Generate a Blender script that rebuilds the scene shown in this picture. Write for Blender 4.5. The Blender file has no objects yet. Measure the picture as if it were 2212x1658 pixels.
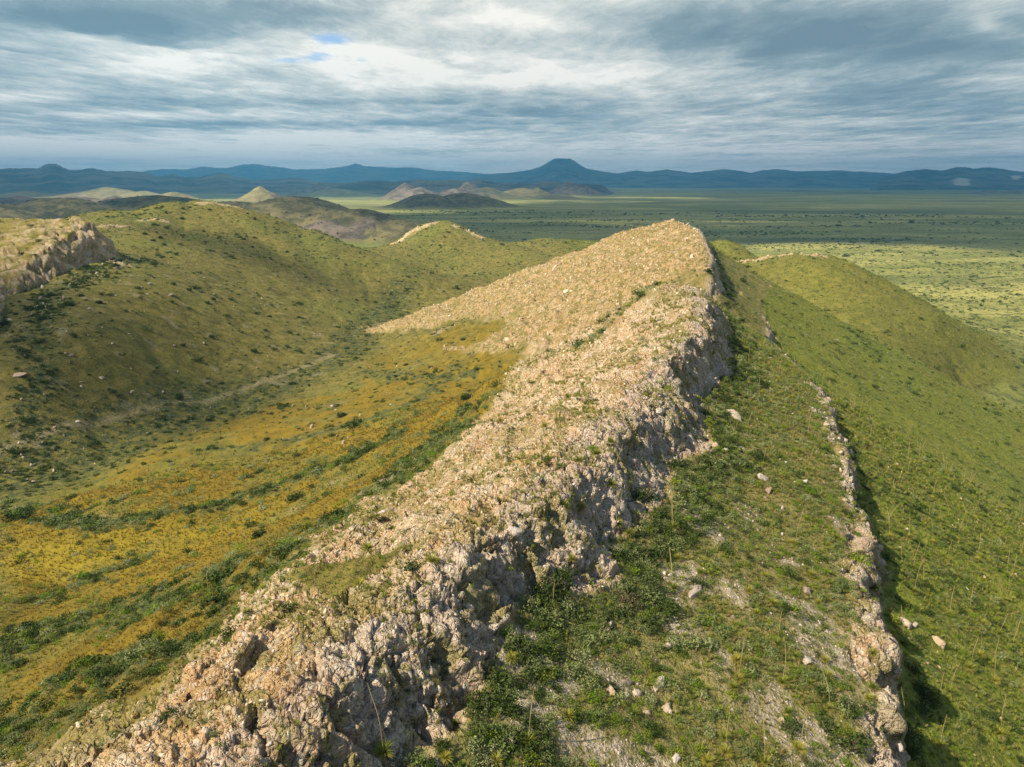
import bpy, math, random
import numpy as np
from mathutils import Vector, Matrix

R = math.radians
SC = bpy.context.scene
COL = SC.collection
rng = np.random.default_rng(7)
random.seed(7)

# ------------------------------------------------------------------ camera
F_PX, PITCH = 1579.0, R(15.4)                  # focal length in units of a 2212 px wide frame
cam_d = bpy.data.cameras.new('camera')
cam = bpy.data.objects.new('camera', cam_d)
COL.objects.link(cam)
cam.location = (0, 0, 0)                       # heights below are metres relative to the drone
cam.rotation_euler = (math.pi/2 - PITCH, 0, 0)
cam_d.sensor_width = 36.0
cam_d.lens = 36.0 * F_PX / 2212.0
cam_d.clip_start = 0.5
cam_d.clip_end = 400000.0
SC.camera = cam

# ------------------------------------------------------------------ sky, sun, exposure
SUN_TO = Vector((-0.64, -0.30, 0.71)).normalized()
sun_el = math.asin(SUN_TO.z)
sun_az = math.atan2(SUN_TO.x, SUN_TO.y)        # clockwise from +Y
world = bpy.data.worlds.new('World')
SC.world = world
world.use_nodes = True
wt = world.node_tree
bg = wt.nodes['Background']
sky = wt.nodes.new('ShaderNodeTexSky')
sky.sky_type = 'NISHITA'
sky.sun_disc = False
sky.sun_elevation = sun_el
sky.sun_rotation = sun_az
sky.altitude = 1400
sky.air_density = 1.0
sky.dust_density = 0.6
wt.links.new(sky.outputs[0], bg.inputs[0])
bg.inputs[1].default_value = 0.10
sd = bpy.data.lights.new('sun', 'SUN')
sd.energy = 5.0
sd.angle = R(0.6)
sd.color = (1.0, 0.87, 0.64)
sun = bpy.data.objects.new('sun', sd)
COL.objects.link(sun)
sun.rotation_euler = SUN_TO.to_track_quat('Z', 'Y').to_euler()
sun.location = (-60, -20, 80)
vs = SC.view_settings
SC.display_settings.display_device = 'sRGB'
vs.view_transform = 'Standard'
vs.look = 'None'
vs.exposure = 0.78
vs.gamma = 1.0
vs.use_curve_mapping = False
SC.render.engine = 'CYCLES'
SC.cycles.use_denoising = True
SC.cycles.denoiser = 'OPENIMAGEDENOISE'
SC.cycles.max_bounces = 5
SC.cycles.diffuse_bounces = 2
SC.cycles.glossy_bounces = 1
SC.cycles.transmission_bounces = 2
SC.cycles.transparent_max_bounces = 12
SC.cycles.volume_bounces = 1
SC.cycles.caustics_reflective = False
SC.cycles.caustics_refractive = False
SC.cycles.sample_clamp_indirect = 4.0
HAZE = 4.6e-5

# ------------------------------------------------------------------ numpy noise
def _h(ix, iy, seed):
    h = (ix.astype(np.int64) * 374761393 + iy.astype(np.int64) * 668265263 + seed * 974634777) & 0xffffffff
    h = ((h ^ (h >> 13)) * 1274126177) & 0xffffffff
    return h ^ (h >> 16)

_GX = np.cos(np.arange(16) * math.pi / 8); _GY = np.sin(np.arange(16) * math.pi / 8)

def perlin(x, y, seed=0):
    ix = np.floor(x); iy = np.floor(y)
    fx = x - ix; fy = y - iy
    ix = ix.astype(np.int64); iy = iy.astype(np.int64)
    ux = fx*fx*fx*(fx*(fx*6-15)+10); uy = fy*fy*fy*(fy*(fy*6-15)+10)
    def g(a, b):
        k = (_h(ix+a, iy+b, seed) >> 5) & 15
        return _GX[k]*(fx-a) + _GY[k]*(fy-b)
    n0 = g(0, 0)*(1-ux) + g(1, 0)*ux
    n1 = g(0, 1)*(1-ux) + g(1, 1)*ux
    return (n0*(1-uy) + n1*uy) * 1.6          # about -1..1

def fbm(x, y, lam, octs=4, seed=0, gain=0.5, r=None, ridged=False):
    """sum of octaves starting at wavelength lam; r = distance, so octaves finer than the mesh there fade out"""
    s = np.zeros_like(x); a = 1.0; norm = 0.0
    for o in range(octs):
        L = lam / 2**o
        n = perlin(x/L + 17.3*o, y/L - 9.1*o, seed + o)
        if ridged: n = 1 - 2*np.abs(n)
        if r is not None: n = n * np.clip(L/(0.008*r) - 0.6, 0, 1)
        s += a*n; norm += a; a *= gain
    return s / norm

def voro(x, y, seed=0, jit=0.9):
    """-> distance to the nearest cell point, gap to the second nearest, the cell's random number"""
    ix = np.floor(x).astype(np.int64); iy = np.floor(y).astype(np.int64)
    f1 = np.full(x.shape, 9.0); f2 = np.full(x.shape, 9.0); cid = np.zeros(x.shape)
    for a in (-1, 0, 1):
        for b in (-1, 0, 1):
            cx, cy = ix+a, iy+b
            h = _h(cx, cy, seed)
            px = cx + 0.5 + jit*(((h & 1023)/1023.0) - 0.5); py = cy + 0.5 + jit*((((h >> 10) & 1023)/1023.0) - 0.5)
            d = (px-x)**2 + (py-y)**2
            c = ((h >> 20) & 1023)/1023.0
            near = d < f1
            f2 = np.where(near, f1, np.minimum(f2, d)); cid = np.where(near, c, cid); f1 = np.where(near, d, f1)
    return np.sqrt(f1), np.sqrt(f2) - np.sqrt(f1), cid

def sstep(a, b, x):
    t = np.clip((x-a)/(b-a), 0, 1)
    return t*t*(3-2*t)

def smax(a, b, k):
    h = np.clip(0.5 + 0.5*(a-b)/k, 0, 1)
    return b*(1-h) + a*h + k*h*(1-h)

# ------------------------------------------------------------------ survey: where a sight line meets a height or a distance
CP, SP = math.cos(PITCH), math.sin(PITCH)
def sight(u, v):
    a = (u-1106)/F_PX; b = (829-v)/F_PX
    return np.array([a, CP + b*SP, -SP + b*CP])
def at_z(u, v, z):
    d = sight(u, v); return d * (z/d[2])
def at_y(u, v, y):
    d = sight(u, v); return d * (y/d[1])
def project(x, y, z):
    d = y*CP - z*SP; c = y*SP + z*CP
    return 1106 + F_PX*x/d, 829 - F_PX*c/d, d

# ------------------------------------------------------------------ the main ridge: crest line, cliff foot, lower ledge
_cr = [(at_z(640, 1470, -22)), at_z(780, 1350, -22), at_z(880, 1255, -22), at_z(1000, 1165, -22), at_z(1100, 1080, -22.2),
       at_z(1210, 985, -22.4), at_z(1290, 905, -22.6), at_z(1370, 830, -22.6), at_z(1435, 760, -22.2), at_z(1500, 690, -21.6),
       at_y(1488, 618, 148), at_z(1507, 640, -29.5), at_y(1530, 588, 200), at_y(1527, 545, 250), at_y(1502, 497, 320), at_y(1450, 474, 370)]
_cr = np.array([(-36, -20, -21), (-24, 0, -21.5)] + [tuple(p) for p in _cr] + [(82, 420, -34), (84, 480, -58), (84, 560, -84), (84, 800, -105)])
_yt = np.linspace(-20, 800, 4101)
def _smooth(yk, vk, w=15):
    v = np.interp(_yt, yk, vk)
    k = np.hanning(2*w+1); k /= k.sum()
    return np.convolve(np.pad(v, w, mode='edge'), k, mode='valid')
CX = _smooth(_cr[:, 1], _cr[:, 0], 50); CZ = _smooth(_cr[:, 1], _cr[:, 2], 25)
SINT, COST = 0.33, 0.944
def st(x, y):
    """along the ridge (t = y of the foot point on the crest) and across it (s, positive to the right)"""
    t = np.array(y, dtype=float)
    for _ in range(8):
        s = (x - np.interp(t, _yt, CX)) / COST
        s = s if s.ndim else s
        t = 0.4*t + 0.6*(y + np.clip(s, -260, 200)*SINT)
    return t, s

_foot = [at_z(900, 1658, -25.6), at_z(1000, 1560, -25.6), at_z(1080, 1430, -25.6), at_z(1115, 1330, -25.7), at_z(1165, 1285, -25.9),
         at_z(1240, 1285, -26.5), at_z(1345, 1250, -27.2), at_z(1310, 1180, -26.9), at_z(1375, 1135, -27.2), at_z(1455, 1085, -27.7),
         at_z(1460, 1000, -27.8), at_z(1548, 965, -28.8), at_z(1515, 890, -28.7), at_z(1525, 860, -29), at_z(1583, 770, -29.6),
         at_z(1583, 715, -29.8), at_z(1545, 650, -29.6), at_z(1553, 600, -29.6), at_z(1540, 545, -27), at_z(1500, 500, -22)]
_fo = []
for p in _foot:
    t, s = st(np.array(p[0]), np.array(p[1])); _fo.append((float(t), float(s), p[2]))
_fo.sort()
_fo = [f for i, f in enumerate(_fo) if i == 0 or f[0] > _fo[i-1][0] + 0.3]
_ft = np.array([f[0] for f in _fo]); 
FS = _smooth(np.r_[-20, 10, _ft, 400, 450], np.r_[7, 7, np.clip([f[1] for f in _fo], 3.6, 15), 5, 20], 4)
FZ = _smooth(np.r_[-20, _ft, 400, 450, 800], np.r_[-26, [f[2] for f in _fo], -40, -62, -110], 20)
FZ = np.minimum(FZ, CZ - 3)

_led = [at_z(1950, 1700, -33.5), at_z(1925, 1560, -33.5), at_z(1905, 1450, -33.5), at_z(1913, 1390, -33.7), at_z(1880, 1290, -34.1), at_z(1855, 1240, -34.5), at_z(1893, 1165, -34.9),
        at_z(1850, 1090, -35.3), at_z(1830, 1000, -36), at_z(1803, 910, -36.6), at_z(1765, 830, -37.5), at_z(1700, 770, -38.6), at_z(1658, 730, -39.4), at_z(1652, 690, -39.8), at_z(1645, 650, -40)]
_le = []
for p in _led:
    t, s = st(np.array(p[0]), np.array(p[1])); _le.append((float(t), float(s), p[2]))
_le.sort()
_lt = np.array([f[0] for f in _le])
LS = _smooth(np.r_[-20, 10, _lt, _lt[-1]+60, 500], np.r_[26, 27, [f[1] for f in _le], 34, 30], 4)
LZ = _smooth(np.r_[-20, _lt, _lt[-1]+60, 400, 450, 800], np.r_[-33.5, [f[2] for f in _le], -41, -44, -66, -112], 20)

# ------------------------------------------------------------------ base relief: thin-plate surface through surveyed points
_b = []
def bz(u, v, z): _b.append(at_z(u, v, z))
def by(u, v, y): _b.append(at_y(u, v, y))
def bp(x, y, z): _b.append(np.array([x, y, z], float))
for a in [(0, 1000, -75), (230, 925, -77), (450, 860, -79), (700, 790, -81), (790, 700, -85), (850, 645, -88), (960, 600, -93)]: bz(*a)          # the drainage
for a in [(80, 1658, -45), (330, 1500, -45), (500, 1330, -46), (740, 1120, -48), (960, 1000, -47), (1080, 860, -53), (1020, 750, -67), (790, 703, -85)]: bz(*a)   # foot of the rock slope
for a in [(0, 1500, -52), (0, 1300, -60), (150, 1200, -64), (300, 1050, -69), (480, 1150, -61), (600, 1000, -67), (800, 850, -71), (620, 900, -73), (200, 1400, -53), (380, 960, -74)]: bz(*a)
for a in [(0, 695, -49), (100, 645, -45.5), (190, 595, -41.5), (245, 567, -39.5), (0, 800, -58), (200, 760, -57), (400, 740, -65), (600, 740, -75), (100, 880, -68), (330, 640, -49)]: bz(*a)
by(250, 440, 800) if False else None
for a in [(450, 436, 720), (300, 452, 690), (180, 472, 620), (600, 470, 740), (700, 512, 700), (800, 548, 650), (860, 575, 620), (500, 520, 600),
          (360, 540, 500), (520, 600, 480), (640, 590, 540), (650, 640, 480), (430, 480, 640)]: by(*a)
bp(-400, 400, -45); bp(-450, 250, -60); bp(-300, 150, -72); bp(-170, 60, -62); bp(-100, 0, -52); bp(-300, 0, -60); bp(-800, 300, -70); bp(-260, 300, -55)
for x in (-420, -300, -180, -60): bp(x, 980, -92)
for x in (-700, -600): bp(x, 700, -60)
bp(-800, 1100, -100)
by(930, 482, 960); by(850, 522, 900); by(1060, 530, 930); by(1000, 500, 950); by(1000, 560, 800); by(1150, 520, 960); by(1280, 520, 960); by(1180, 560, 760); by(1050, 590, 700)
bp(-110, 1060, -96); bp(60, 1150, -104); bp(200, 1100, -108)
for (x, y, z) in [(10, 40, -60), (20, 90, -62), (45, 160, -66), (60, 240, -72), (70, 320, -80), (70, 420, -90), (60, 540, -98), (100, 640, -96), (-20, 520, -92)]: bp(x, y, z)   # under the ridge
for a in [(1760, 547, 490), (1640, 562, 560), (1560, 519, 640), (1690, 552, 530), (1850, 592, 452), (1925, 645, 425), (2035, 705, 400)]: by(*a)
bp(190, 380, -70); bp(175, 330, -84); bp(160, 430, -66); bp(130, 480, -62); bp(320, 470, -104); bp(250, 620, -92); bp(230, 740, -104); bp(330, 330, -104)
for a in [(2212, 780, -108), (2100, 850, -106), (2212, 900, -104), (1900, 560, -112), (1700, 520, -112)]: bz(*a)
for (x, y) in [(400, 150), (300, 80), (400, 300), (500, 500), (600, 800), (300, 1000), (500, 1200), (900, 600), (800, 0), (300, -100)]: bp(x, y, -108 if y < 500 else -113)
for k in (-0.9, -0.5, -0.2, 0.1, 0.35, 0.7):
    for y in (1500, 2600, 6000): bp(k*y, y, -116)
_b = np.array(_b)
def _warp(x, y):
    q = np.maximum(y, -150) + 260.0
    return 1.3*x/q, np.log(q)
_bx, _by = _warp(_b[:, 0], _b[:, 1])
def _tps(d2): return np.where(d2 > 1e-12, 0.5*d2*np.log(np.maximum(d2, 1e-12)), 0)
_n = len(_b)
_K = _tps((_bx[:, None]-_bx)**2 + (_by[:, None]-_by)**2) + 2e-4*np.eye(_n)
_P = np.c_[np.ones(_n), _bx, _by]
_A = np.block([[_K, _P], [_P.T, np.zeros((3, 3))]])
_w = np.linalg.solve(_A, np.r_[_b[:, 2], 0, 0, 0])
def base_h(x, y):
    X, Y = _warp(np.asarray(x, float), np.asarray(y, float))
    out = _w[_n] + _w[_n+1]*X + _w[_n+2]*Y
    for i in range(_n):
        out = out + _w[i]*_tps((X-_bx[i])**2 + (Y-_by[i])**2)
    far = sstep(1300, 1700, y)
    out = out*(1-far) + (-116.0)*far
    side = sstep(700, 1000, np.abs(x) - 0.0*y) * (1-far) * 1.0
    out = out*(1-side) + (-112.0)*side
    back = sstep(-60, -200, y)
    out = out*(1-back) + (-80.0)*back
    return np.clip(out, -117, 5)

# left outcrop: edge line of the block, as x over y
_ed = np.array([at_z(-220, 900, -50), at_z(-90, 720, -44), at_z(0, 628, -43), at_z(60, 568, -34.5), at_z(120, 528, -28.3), at_z(168, 492, -22.6), at_y(186, 474, 400)])
_ed = _ed[np.argsort(_ed[:, 1])]

# far hills on the plain: (u, v of the top, distance, half width m, depth m, kind)   kind 0 dark, 1 pale, 2 rocky
HILLS = [(640, 426, 1750, 330, 260, 0), (760, 452, 1650, 260, 200, 0), (860, 474, 1560, 160, 140, 0), (500, 436, 1900, 260, 240, 0), (330, 424, 1950, 420, 260, 0), (120, 430, 1800, 420, 240, 0), (-40, 436, 1700, 300, 240, 0),
         (800, 468, 1540, 110, 90, 2), (700, 474, 1500, 130, 80, 2), (600, 470, 1560, 120, 80, 2),
         (560, 403, 3600, 230, 300, 1), (586, 412, 3600, 160, 200, 2), (372, 411, 4200, 230, 300, 1), (230, 403, 5200, 560, 500, 1), (310, 412, 5000, 300, 300, 1), (60, 412, 5200, 600, 500, 1), (150, 422, 3300, 420, 260, 2), (30, 424, 3000, 330, 240, 2), (250, 424, 3200, 240, 200, 2),
         (690, 397, 6800, 330, 500, 2), (730, 407, 6500, 420, 400, 1), (875, 392, 5200, 200, 300, 2), (905, 404, 5000, 300, 300, 2), (1010, 391, 5600, 190, 300, 2), (985, 406, 5200, 300, 300, 2), (1050, 404, 5400, 330, 300, 1), (1130, 404, 5600, 400, 300, 1), (1000, 418, 3600, 330, 260, 0), (920, 420, 3500, 300, 220, 0),
         (1228, 392, 7000, 300, 400, 2), (1255, 399, 6800, 260, 300, 2), (1150, 398, 9000, 330, 400, 2), (1105, 400, 9500, 360, 400, 2), (1160, 403, 5600, 200, 240, 1),
         (1740, 411, 9500, 420, 500, 0), (1870, 413, 8800, 600, 400, 1), (1660, 408, 11000, 500, 500, 1), (2140, 411, 7600, 420, 400, 2), (2200, 409, 7400, 330, 400, 2), (2070, 416, 7800, 420, 300, 1), (1980, 414, 9000, 300, 300, 1), (1300, 406, 12000, 600, 500, 0)]
_HL = []
for (u, v, y, w, dp, kd) in HILLS:
    p = at_y(u, v, y); _HL.append((p[0], p[1], p[2]+116, w, dp, kd))

def line_dist(x, y, pl):
    """distance to a plan polyline and which side (+ to the right of its direction)"""
    d0 = np.full(x.shape, 1e9); sg = np.zeros(x.shape)
    for a, b in zip(pl[:-1], pl[1:]):
        ab = b[:2]-a[:2]; L2 = max(ab@ab, 1e-9)
        q = np.clip(((x-a[0])*ab[0] + (y-a[1])*ab[1])/L2, 0, 1)
        d = np.hypot(x-a[0]-q*ab[0], y-a[1]-q*ab[1])
        c = (x-a[0])*ab[1] - (y-a[1])*ab[0]
        upd = d < d0 - 1e-6; d0 = np.where(upd, d, d0); sg = np.where(upd, np.sign(c), sg)
    return d0, sg
NOTCH = np.array([at_z(1490, 622, -27.5), at_z(1440, 634, -28.8), at_z(1393, 655, -31), at_z(1367, 684, -33), at_z(1341, 704, -35), at_z(1310, 722, -37.5), at_z(1279, 745, -40.5)])

def relief(x, y):
    """the lie of the land without broken rock -> z and a dict of masks at world points (1-D arrays)"""
    x = np.asarray(x, float); y = np.asarray(y, float)
    r = np.sqrt(x*x + y*y) + 20
    B = base_h(x, y)
    near = 1 - sstep(1200, 2200, r)
    # folds and spurs on the grassy hills
    left = (1 - sstep(-40, 60, x)) * near
    hilly = sstep(-88, -60, B) * near
    B = B + hilly*sstep(380, 560, y)*(8.0*fbm(x + 0.3*y, y*0.35, 140, 3, 31, r=r) - 3.0*sstep(0.2, 0.95, fbm(x + 0.5*y, y*0.3 - x*0.1, 75, 2, 33, ridged=True))) + near*1.2*fbm(x, y, 38, 4, 5, r=r)
    B = B + near*0.35*fbm(x, y, 6, 3, 9, r=r) + near*sstep(80, 140, x)*sstep(300, 380, y)*(3.5*fbm(x*0.5 + y*0.2, y - x*0.3, 60, 4, 35, r=r, ridged=True) - 1)
    # small washes in the valley
    wash = fbm(x*0.8 - y*0.5, y*0.8 + x*0.5, 60, 3, 77, ridged=True)
    B = B - near*sstep(0.55, 0.95, wash)*1.3*(1-sstep(-60, -45, B))
    farn = sstep(1300, 3000, r)
    B = B + farn*2.0*fbm(x, y, 900, 3, 6, r=r)
    hill = np.zeros_like(x); hill_pale = np.zeros_like(x); hill_rock = np.zeros_like(x)
    sel = r > 1200
    if sel.any():
        xs, ys, rs = x[sel], y[sel], r[sel]
        best = np.zeros_like(xs); kp = np.zeros_like(xs); kr = np.zeros_like(xs)
        wob = 1 + 0.42*fbm(xs, ys, 420, 5, 55, r=rs)
        for (hx, hy, hh, w, dp, kd) in _HL:
            q = np.sqrt(((xs-hx)/w)**2 + ((ys-hy)/dp)**2)
            q = q / np.where(q > 0.12, wob, 1)
            g = hh * np.clip(1 - q, 0, 1)**1.25 if kd != 0 else hh * (np.cos(np.clip(q, 0, 1)*math.pi)*0.5 + 0.5)
            up = g > best
            kp = np.where(up, 1.0*(kd == 1), kp); kr = np.where(up, 1.0*(kd == 2), kr)
            best = np.maximum(best, g)
        relief = sstep(0, 25, best)
        best = best + relief*(4 + 8*kr)*fbm(xs, ys, 150, 4, 56, r=rs, ridged=True) * sstep(0, 60, best)
        B[sel] = B[sel] + best
        hill[sel] = sstep(1.5, 9, best); hill_pale[sel] = kp*sstep(1, 8, best); hill_rock[sel] = kr*sstep(1, 8, best)
    # left outcrop block
    ex = np.interp(y, _ed[:, 1], _ed[:, 0])
    ez = np.interp(y, _ed[:, 1], _ed[:, 2])
    f1, gap, cid = voro(y/11.0, x/30.0 + y/40.0, 91)
    din0 = ex - x + 4.0*fbm(x, y, 34, 3, 92) + 1.0*fbm(x, y, 8, 2, 98)
    din0 = din0 - 1.2*sstep(-2, -9, din0)
    w1, w2, w3 = voro(y/8.0 + din0/22, din0/5.0 - y/26, 95); w4, w5, w6 = voro(y/3.6, din0/2.6 + y/9, 96)
    din = din0 + sstep(-16, -10, din0)*sstep(3, 0, din0)*((w3-0.5)*1.5)                     # >0 inside the block
    topz = ez + np.clip(din, 0, 300)*0.015 + 0.5*fbm(x, y, 14, 3, 93, r=r)
    endf = sstep(440, 400, y)*sstep(210, 250, y)
    blockz = topz - np.clip(-din, 0, 60)*1.05 - 60*(1-endf) - 0.05*np.clip(y-400, 0, 50)
    v2, v3 = w2, w3
    face = sstep(-14, -7, din)*sstep(1.2, -0.8, din)
    blockz = blockz - face*0.5*sstep(0.10, 0, w2)
    lblock = (x < -60) & (y < 470) & (y > 180)
    up = lblock & (blockz > B)
    H = np.where(up, blockz, B)
    lrock = np.where(lblock, sstep(-2, 2.5, blockz-B+0.8)*np.clip(face*1.2 + 0.0, 0, 1), 0.0)
    ltop = np.where(up, sstep(-0.2, 1.5, din), 0)
    # ---- main ridge
    t, s = st(x, y)
    t = np.clip(t, -20, 799)
    zc = np.interp(t, _yt, CZ); zb = np.interp(t, _yt, FZ); sb = np.interp(t, _yt, FS)
    zl = np.interp(t, _yt, LZ); sl = np.interp(t, _yt, LS)
    n3 = fbm(x, y, 9.0, 3, 12, r=r); n4 = fbm(t, s*0.4, 3.0, 3, 13, r=r)
    s2 = s + 0.9*n3 + 0.5*n4
    sb2 = sb + 1.0*fbm(t, s*0.25, 7.5, 3, 14, r=r)
    m = np.interp(t, [0, 60, 120, 180, 260, 420, 600], [0.60, 0.60, 0.60, 0.56, 0.47, 0.37, 0.4])
    L = -s2
    cr_ = np.interp(t, [0, 80, 110, 180, 230], [3.0, 3.0, 1.4, 1.4, 3.0])
    leftz = zc - m*(np.sqrt(np.maximum(L, 0)**2 + cr_**2) - cr_) + m*(cr_-1.3)*1.15*(1-np.exp(-np.maximum(L, 0)/14.0))
    leftz += (2.6*fbm(s*0.9 + t*0.45, t*0.35 - s*0.1, 15, 5, 15, r=r) + 1.4*fbm(s + t*0.4, t*0.3, 7, 4, 16, r=r, ridged=True)) * sstep(0, 8, L)
    gd, _g = line_dist(x, y, NOTCH)                              # the notch between the near crest and the peak
    Lp = np.clip(L, 0, 17)
    leftz += (0.58*Lp - 0.034*Lp*Lp)*np.exp(-((t-147)/12.0)**4)                # the knob before the notch
    leftz -= 5.0*np.exp(-(gd/5.0)**2)*sstep(70, 35, L)*(t > 120)
    leftz += 1.8*fbm(t + 0.55*s, (s*0.22 - t*0.1), 24, 3, 17, r=r)*sstep(2, 14, L)
    q = np.clip(s2/np.maximum(sb2, 1), 0, 1)
    prof = 0.20*q + 0.80*sstep(0.26, 0.98, q)
    rz = zc - (zc-zb)*prof
    flute = fbm(t + 1.15*s + 0.8*n3, s*0.16, 4.2, 3, 18, r=r, ridged=True)
    rz += (0.55*flute - 0.1)*np.sin(sstep(0.12, 1, q)*math.pi)**0.8
    w = np.clip((s-sb)/np.maximum(sl-sb, 1), 0, 1)
    sl2 = sl + 0.9*fbm(t, t*0, 4.0, 3, 19) + 0.35*n4
    bench = zb + (zl-zb)*(w**0.85) - (zb-zb) + 0.45*fbm(x, y, 7, 3, 20, r=r)*sstep(0, 0.15, w)
    rr = np.where(s2 < sb2, np.maximum(rz, bench - 30*(s2 < sb2*0.8)), bench)
    over = s - sl2
    lh = np.interp(t, [0, 30, 45, 90, 125, 150, 175, 205, 235, 300], [4.5, 4.5, 4.2, 3.4, 3.0, 1.2, 3.0, 3.2, 0.6, 0.3])
    lh = lh * (0.75 + 0.5*sstep(-0.3, 0.3, fbm(t, t*0, 16, 2, 23)))
    ms = np.interp(t, [0, 80, 200, 350, 500], [0.66, 0.62, 0.56, 0.5, 0.45])
    slope = zl - lh*sstep(0, 1.3, over) - ms*np.maximum(over-0.6, 0) + 0.6*fbm(x, y, 22, 3, 24, r=r)*sstep(1, 9, over)
    slope += 1.5*fbm(t*0.6 + s*0.2, s*0.15, 40, 3, 26, r=r)*sstep(8, 40, over)
    rightz = np.where(over > 0, slope, rr)
    RZ = np.where(s2 > 0, rightz, leftz)
    on = sstep(-20, -10, t)*1.0
    RZ = RZ - 100*(1-on) - 60*sstep(600, 760, y)
    k = np.where(s > 0, 14.0, 3.0)
    # beyond the peak the crest just sinks into the base
    H0 = H
    H = smax(RZ, H, k)
    ridge = sstep(-3, 2.5, RZ - H0)
    return H, dict(Z0=H.copy(), RZ=RZ, gap=RZ - H0, s=s, t=t, s2=s2, sb=sb, sb2=sb2, over=over, n4=n4, lh=lh, ridge=ridge, r=r, din=din, face=face, up=up, lblock=lblock, v2=v2, v3=v3,
                   hill=hill, hpale=hill_pale, hrock=hill_rock, wash=wash)

# ------------------------------------------------------------------ survey again: sight lines met with the relief, to place outlines and things on the land
def ground_at(px, top=3000):
    """[(u, v)] -> world x, y, z where each sight line first meets the land"""
    px = np.asarray(px, float)
    ys = np.geomspace(14, top, 900)
    D = np.array([sight(u, v) for u, v in px])
    X = (D[:, 0]/D[:, 1])[:, None]*ys; Z = (D[:, 2]/D[:, 1])[:, None]*ys; Y = np.broadcast_to(ys, X.shape)
    H = relief(X.ravel(), Y.ravel())[0].reshape(X.shape)
    below = Z < H
    i = np.where(below.any(1), below.argmax(1), len(ys)-1); i = np.maximum(i, 1)
    k = np.arange(len(px)); a = Z[k, i-1]-H[k, i-1]; b = H[k, i]-Z[k, i]
    q = np.clip(a/np.maximum(a+b, 1e-6), 0, 1)
    yy = ys[i-1]*(1-q) + ys[i]*q
    xx = D[:, 0]/D[:, 1]*yy
    return np.c_[xx, yy, relief(xx, yy)[0]]
def voro3(x, y, z, seed=0, jit=0.8):
    bx = np.floor(x-0.5).astype(np.int64); by = np.floor(y-0.5).astype(np.int64); bz_ = np.floor(z-0.5).astype(np.int64)
    f1 = np.full(x.shape, 9.0); f2 = np.full(x.shape, 9.0); cid = np.zeros(x.shape)
    for a in (0, 1):
        for b in (0, 1):
            for c in (0, 1):
                cx, cy, cz = bx+a, by+b, bz_+c
                h = _h(cx + 7919*cz, cy - 104729*cz, seed)
                px = cx + 0.5 + jit*((h & 255)/255.0 - 0.5); py = cy + 0.5 + jit*(((h >> 8) & 255)/255.0 - 0.5); pz = cz + 0.5 + jit*(((h >> 16) & 255)/255.0 - 0.5)
                d = (px-x)**2 + (py-y)**2 + (pz-z)**2; q = ((h >> 24) & 255)/255.0
                near = d < f1
                f2 = np.where(near, f1, np.minimum(f2, d)); cid = np.where(near, q, cid); f1 = np.where(near, d, f1)
    return np.sqrt(f1), np.sqrt(f2)-np.sqrt(f1), cid
def in_poly(x, y, P):
    ins = np.zeros(x.shape, bool)
    for (x0, y0), (x1, y1) in zip(P[:, :2], np.roll(P[:, :2], -1, axis=0)):
        c = ((y0 > y) != (y1 > y))
        ins ^= c & (x < (x1-x0)*(y-y0)/(y1-y0 + 1e-12) + x0)
    return ins
TOE = ground_at([(-60, 1700), (80, 1650), (200, 1570), (330, 1500), (440, 1400), (500, 1330), (600, 1240), (740, 1120), (894, 1032), (947, 993), (1001, 947), (1036, 911), (1093, 858), (1108, 822), (1125, 772), (1143, 744),
                 (1004, 757), (1108, 705), (1093, 688), (1001, 683), (937, 701), (784, 716), (770, 700)])
RIBS = [(ground_at(p), w) for p, w in [([(1600, 566), (1640, 563), (1690, 554), (1750, 551), (1775, 553)], 4.5), ([(852, 528), (880, 506), (905, 494), (935, 484)], 8.0), ([(985, 490), (1010, 500), (1040, 515)], 6.0),
        ([(430, 441), (470, 441), (515, 450)], 5.0), ([(225, 492), (262, 490)], 6.0), ([(305, 478), (360, 480)], 5.0), ([(192, 528), (225, 545), (262, 572)], 5.0)]]
WASHES = [(ground_at(p), w) for p, w in [([(470, 968), (560, 968), (700, 932), (800, 905), (900, 868), (960, 810), (1000, 780)], 5.0), ([(0, 1090), (54, 1102), (214, 1136), (356, 1114), (534, 1071), (750, 993), (860, 930)], 4.5),
          ([(0, 1420), (107, 1362), (313, 1300), (480, 1262), (641, 1190), (730, 1125), (850, 1040), (940, 960), (1020, 890)], 6.5), ([(0, 1600), (90, 1530), (178, 1450), (320, 1412), (420, 1350)], 5.0), ([(0, 1310), (150, 1270), (300, 1210)], 2.5),
          ([(1050, 800), (960, 815), (860, 815), (790, 800)], 7.0)]]
GULLY = ground_at([(1508, 612), (1480, 612), (1452, 611), (1424, 617), (1398, 626), (1372, 640), (1350, 668), (1330, 692), (1300, 715), (1270, 736), (1230, 758)])
FIELD = ground_at([(-30, 1100), (60, 1085), (130, 1050), (235, 1005), (330, 948), (400, 925), (470, 900), (600, 868), (780, 838), (790, 775), (850, 745), (1000, 700), (1090, 692), (1060, 740), (1130, 770), (1090, 850), (990, 940), (880, 1030), (740, 1120), (600, 1230), (470, 1350), (330, 1480), (170, 1590), (-30, 1700)])

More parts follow.
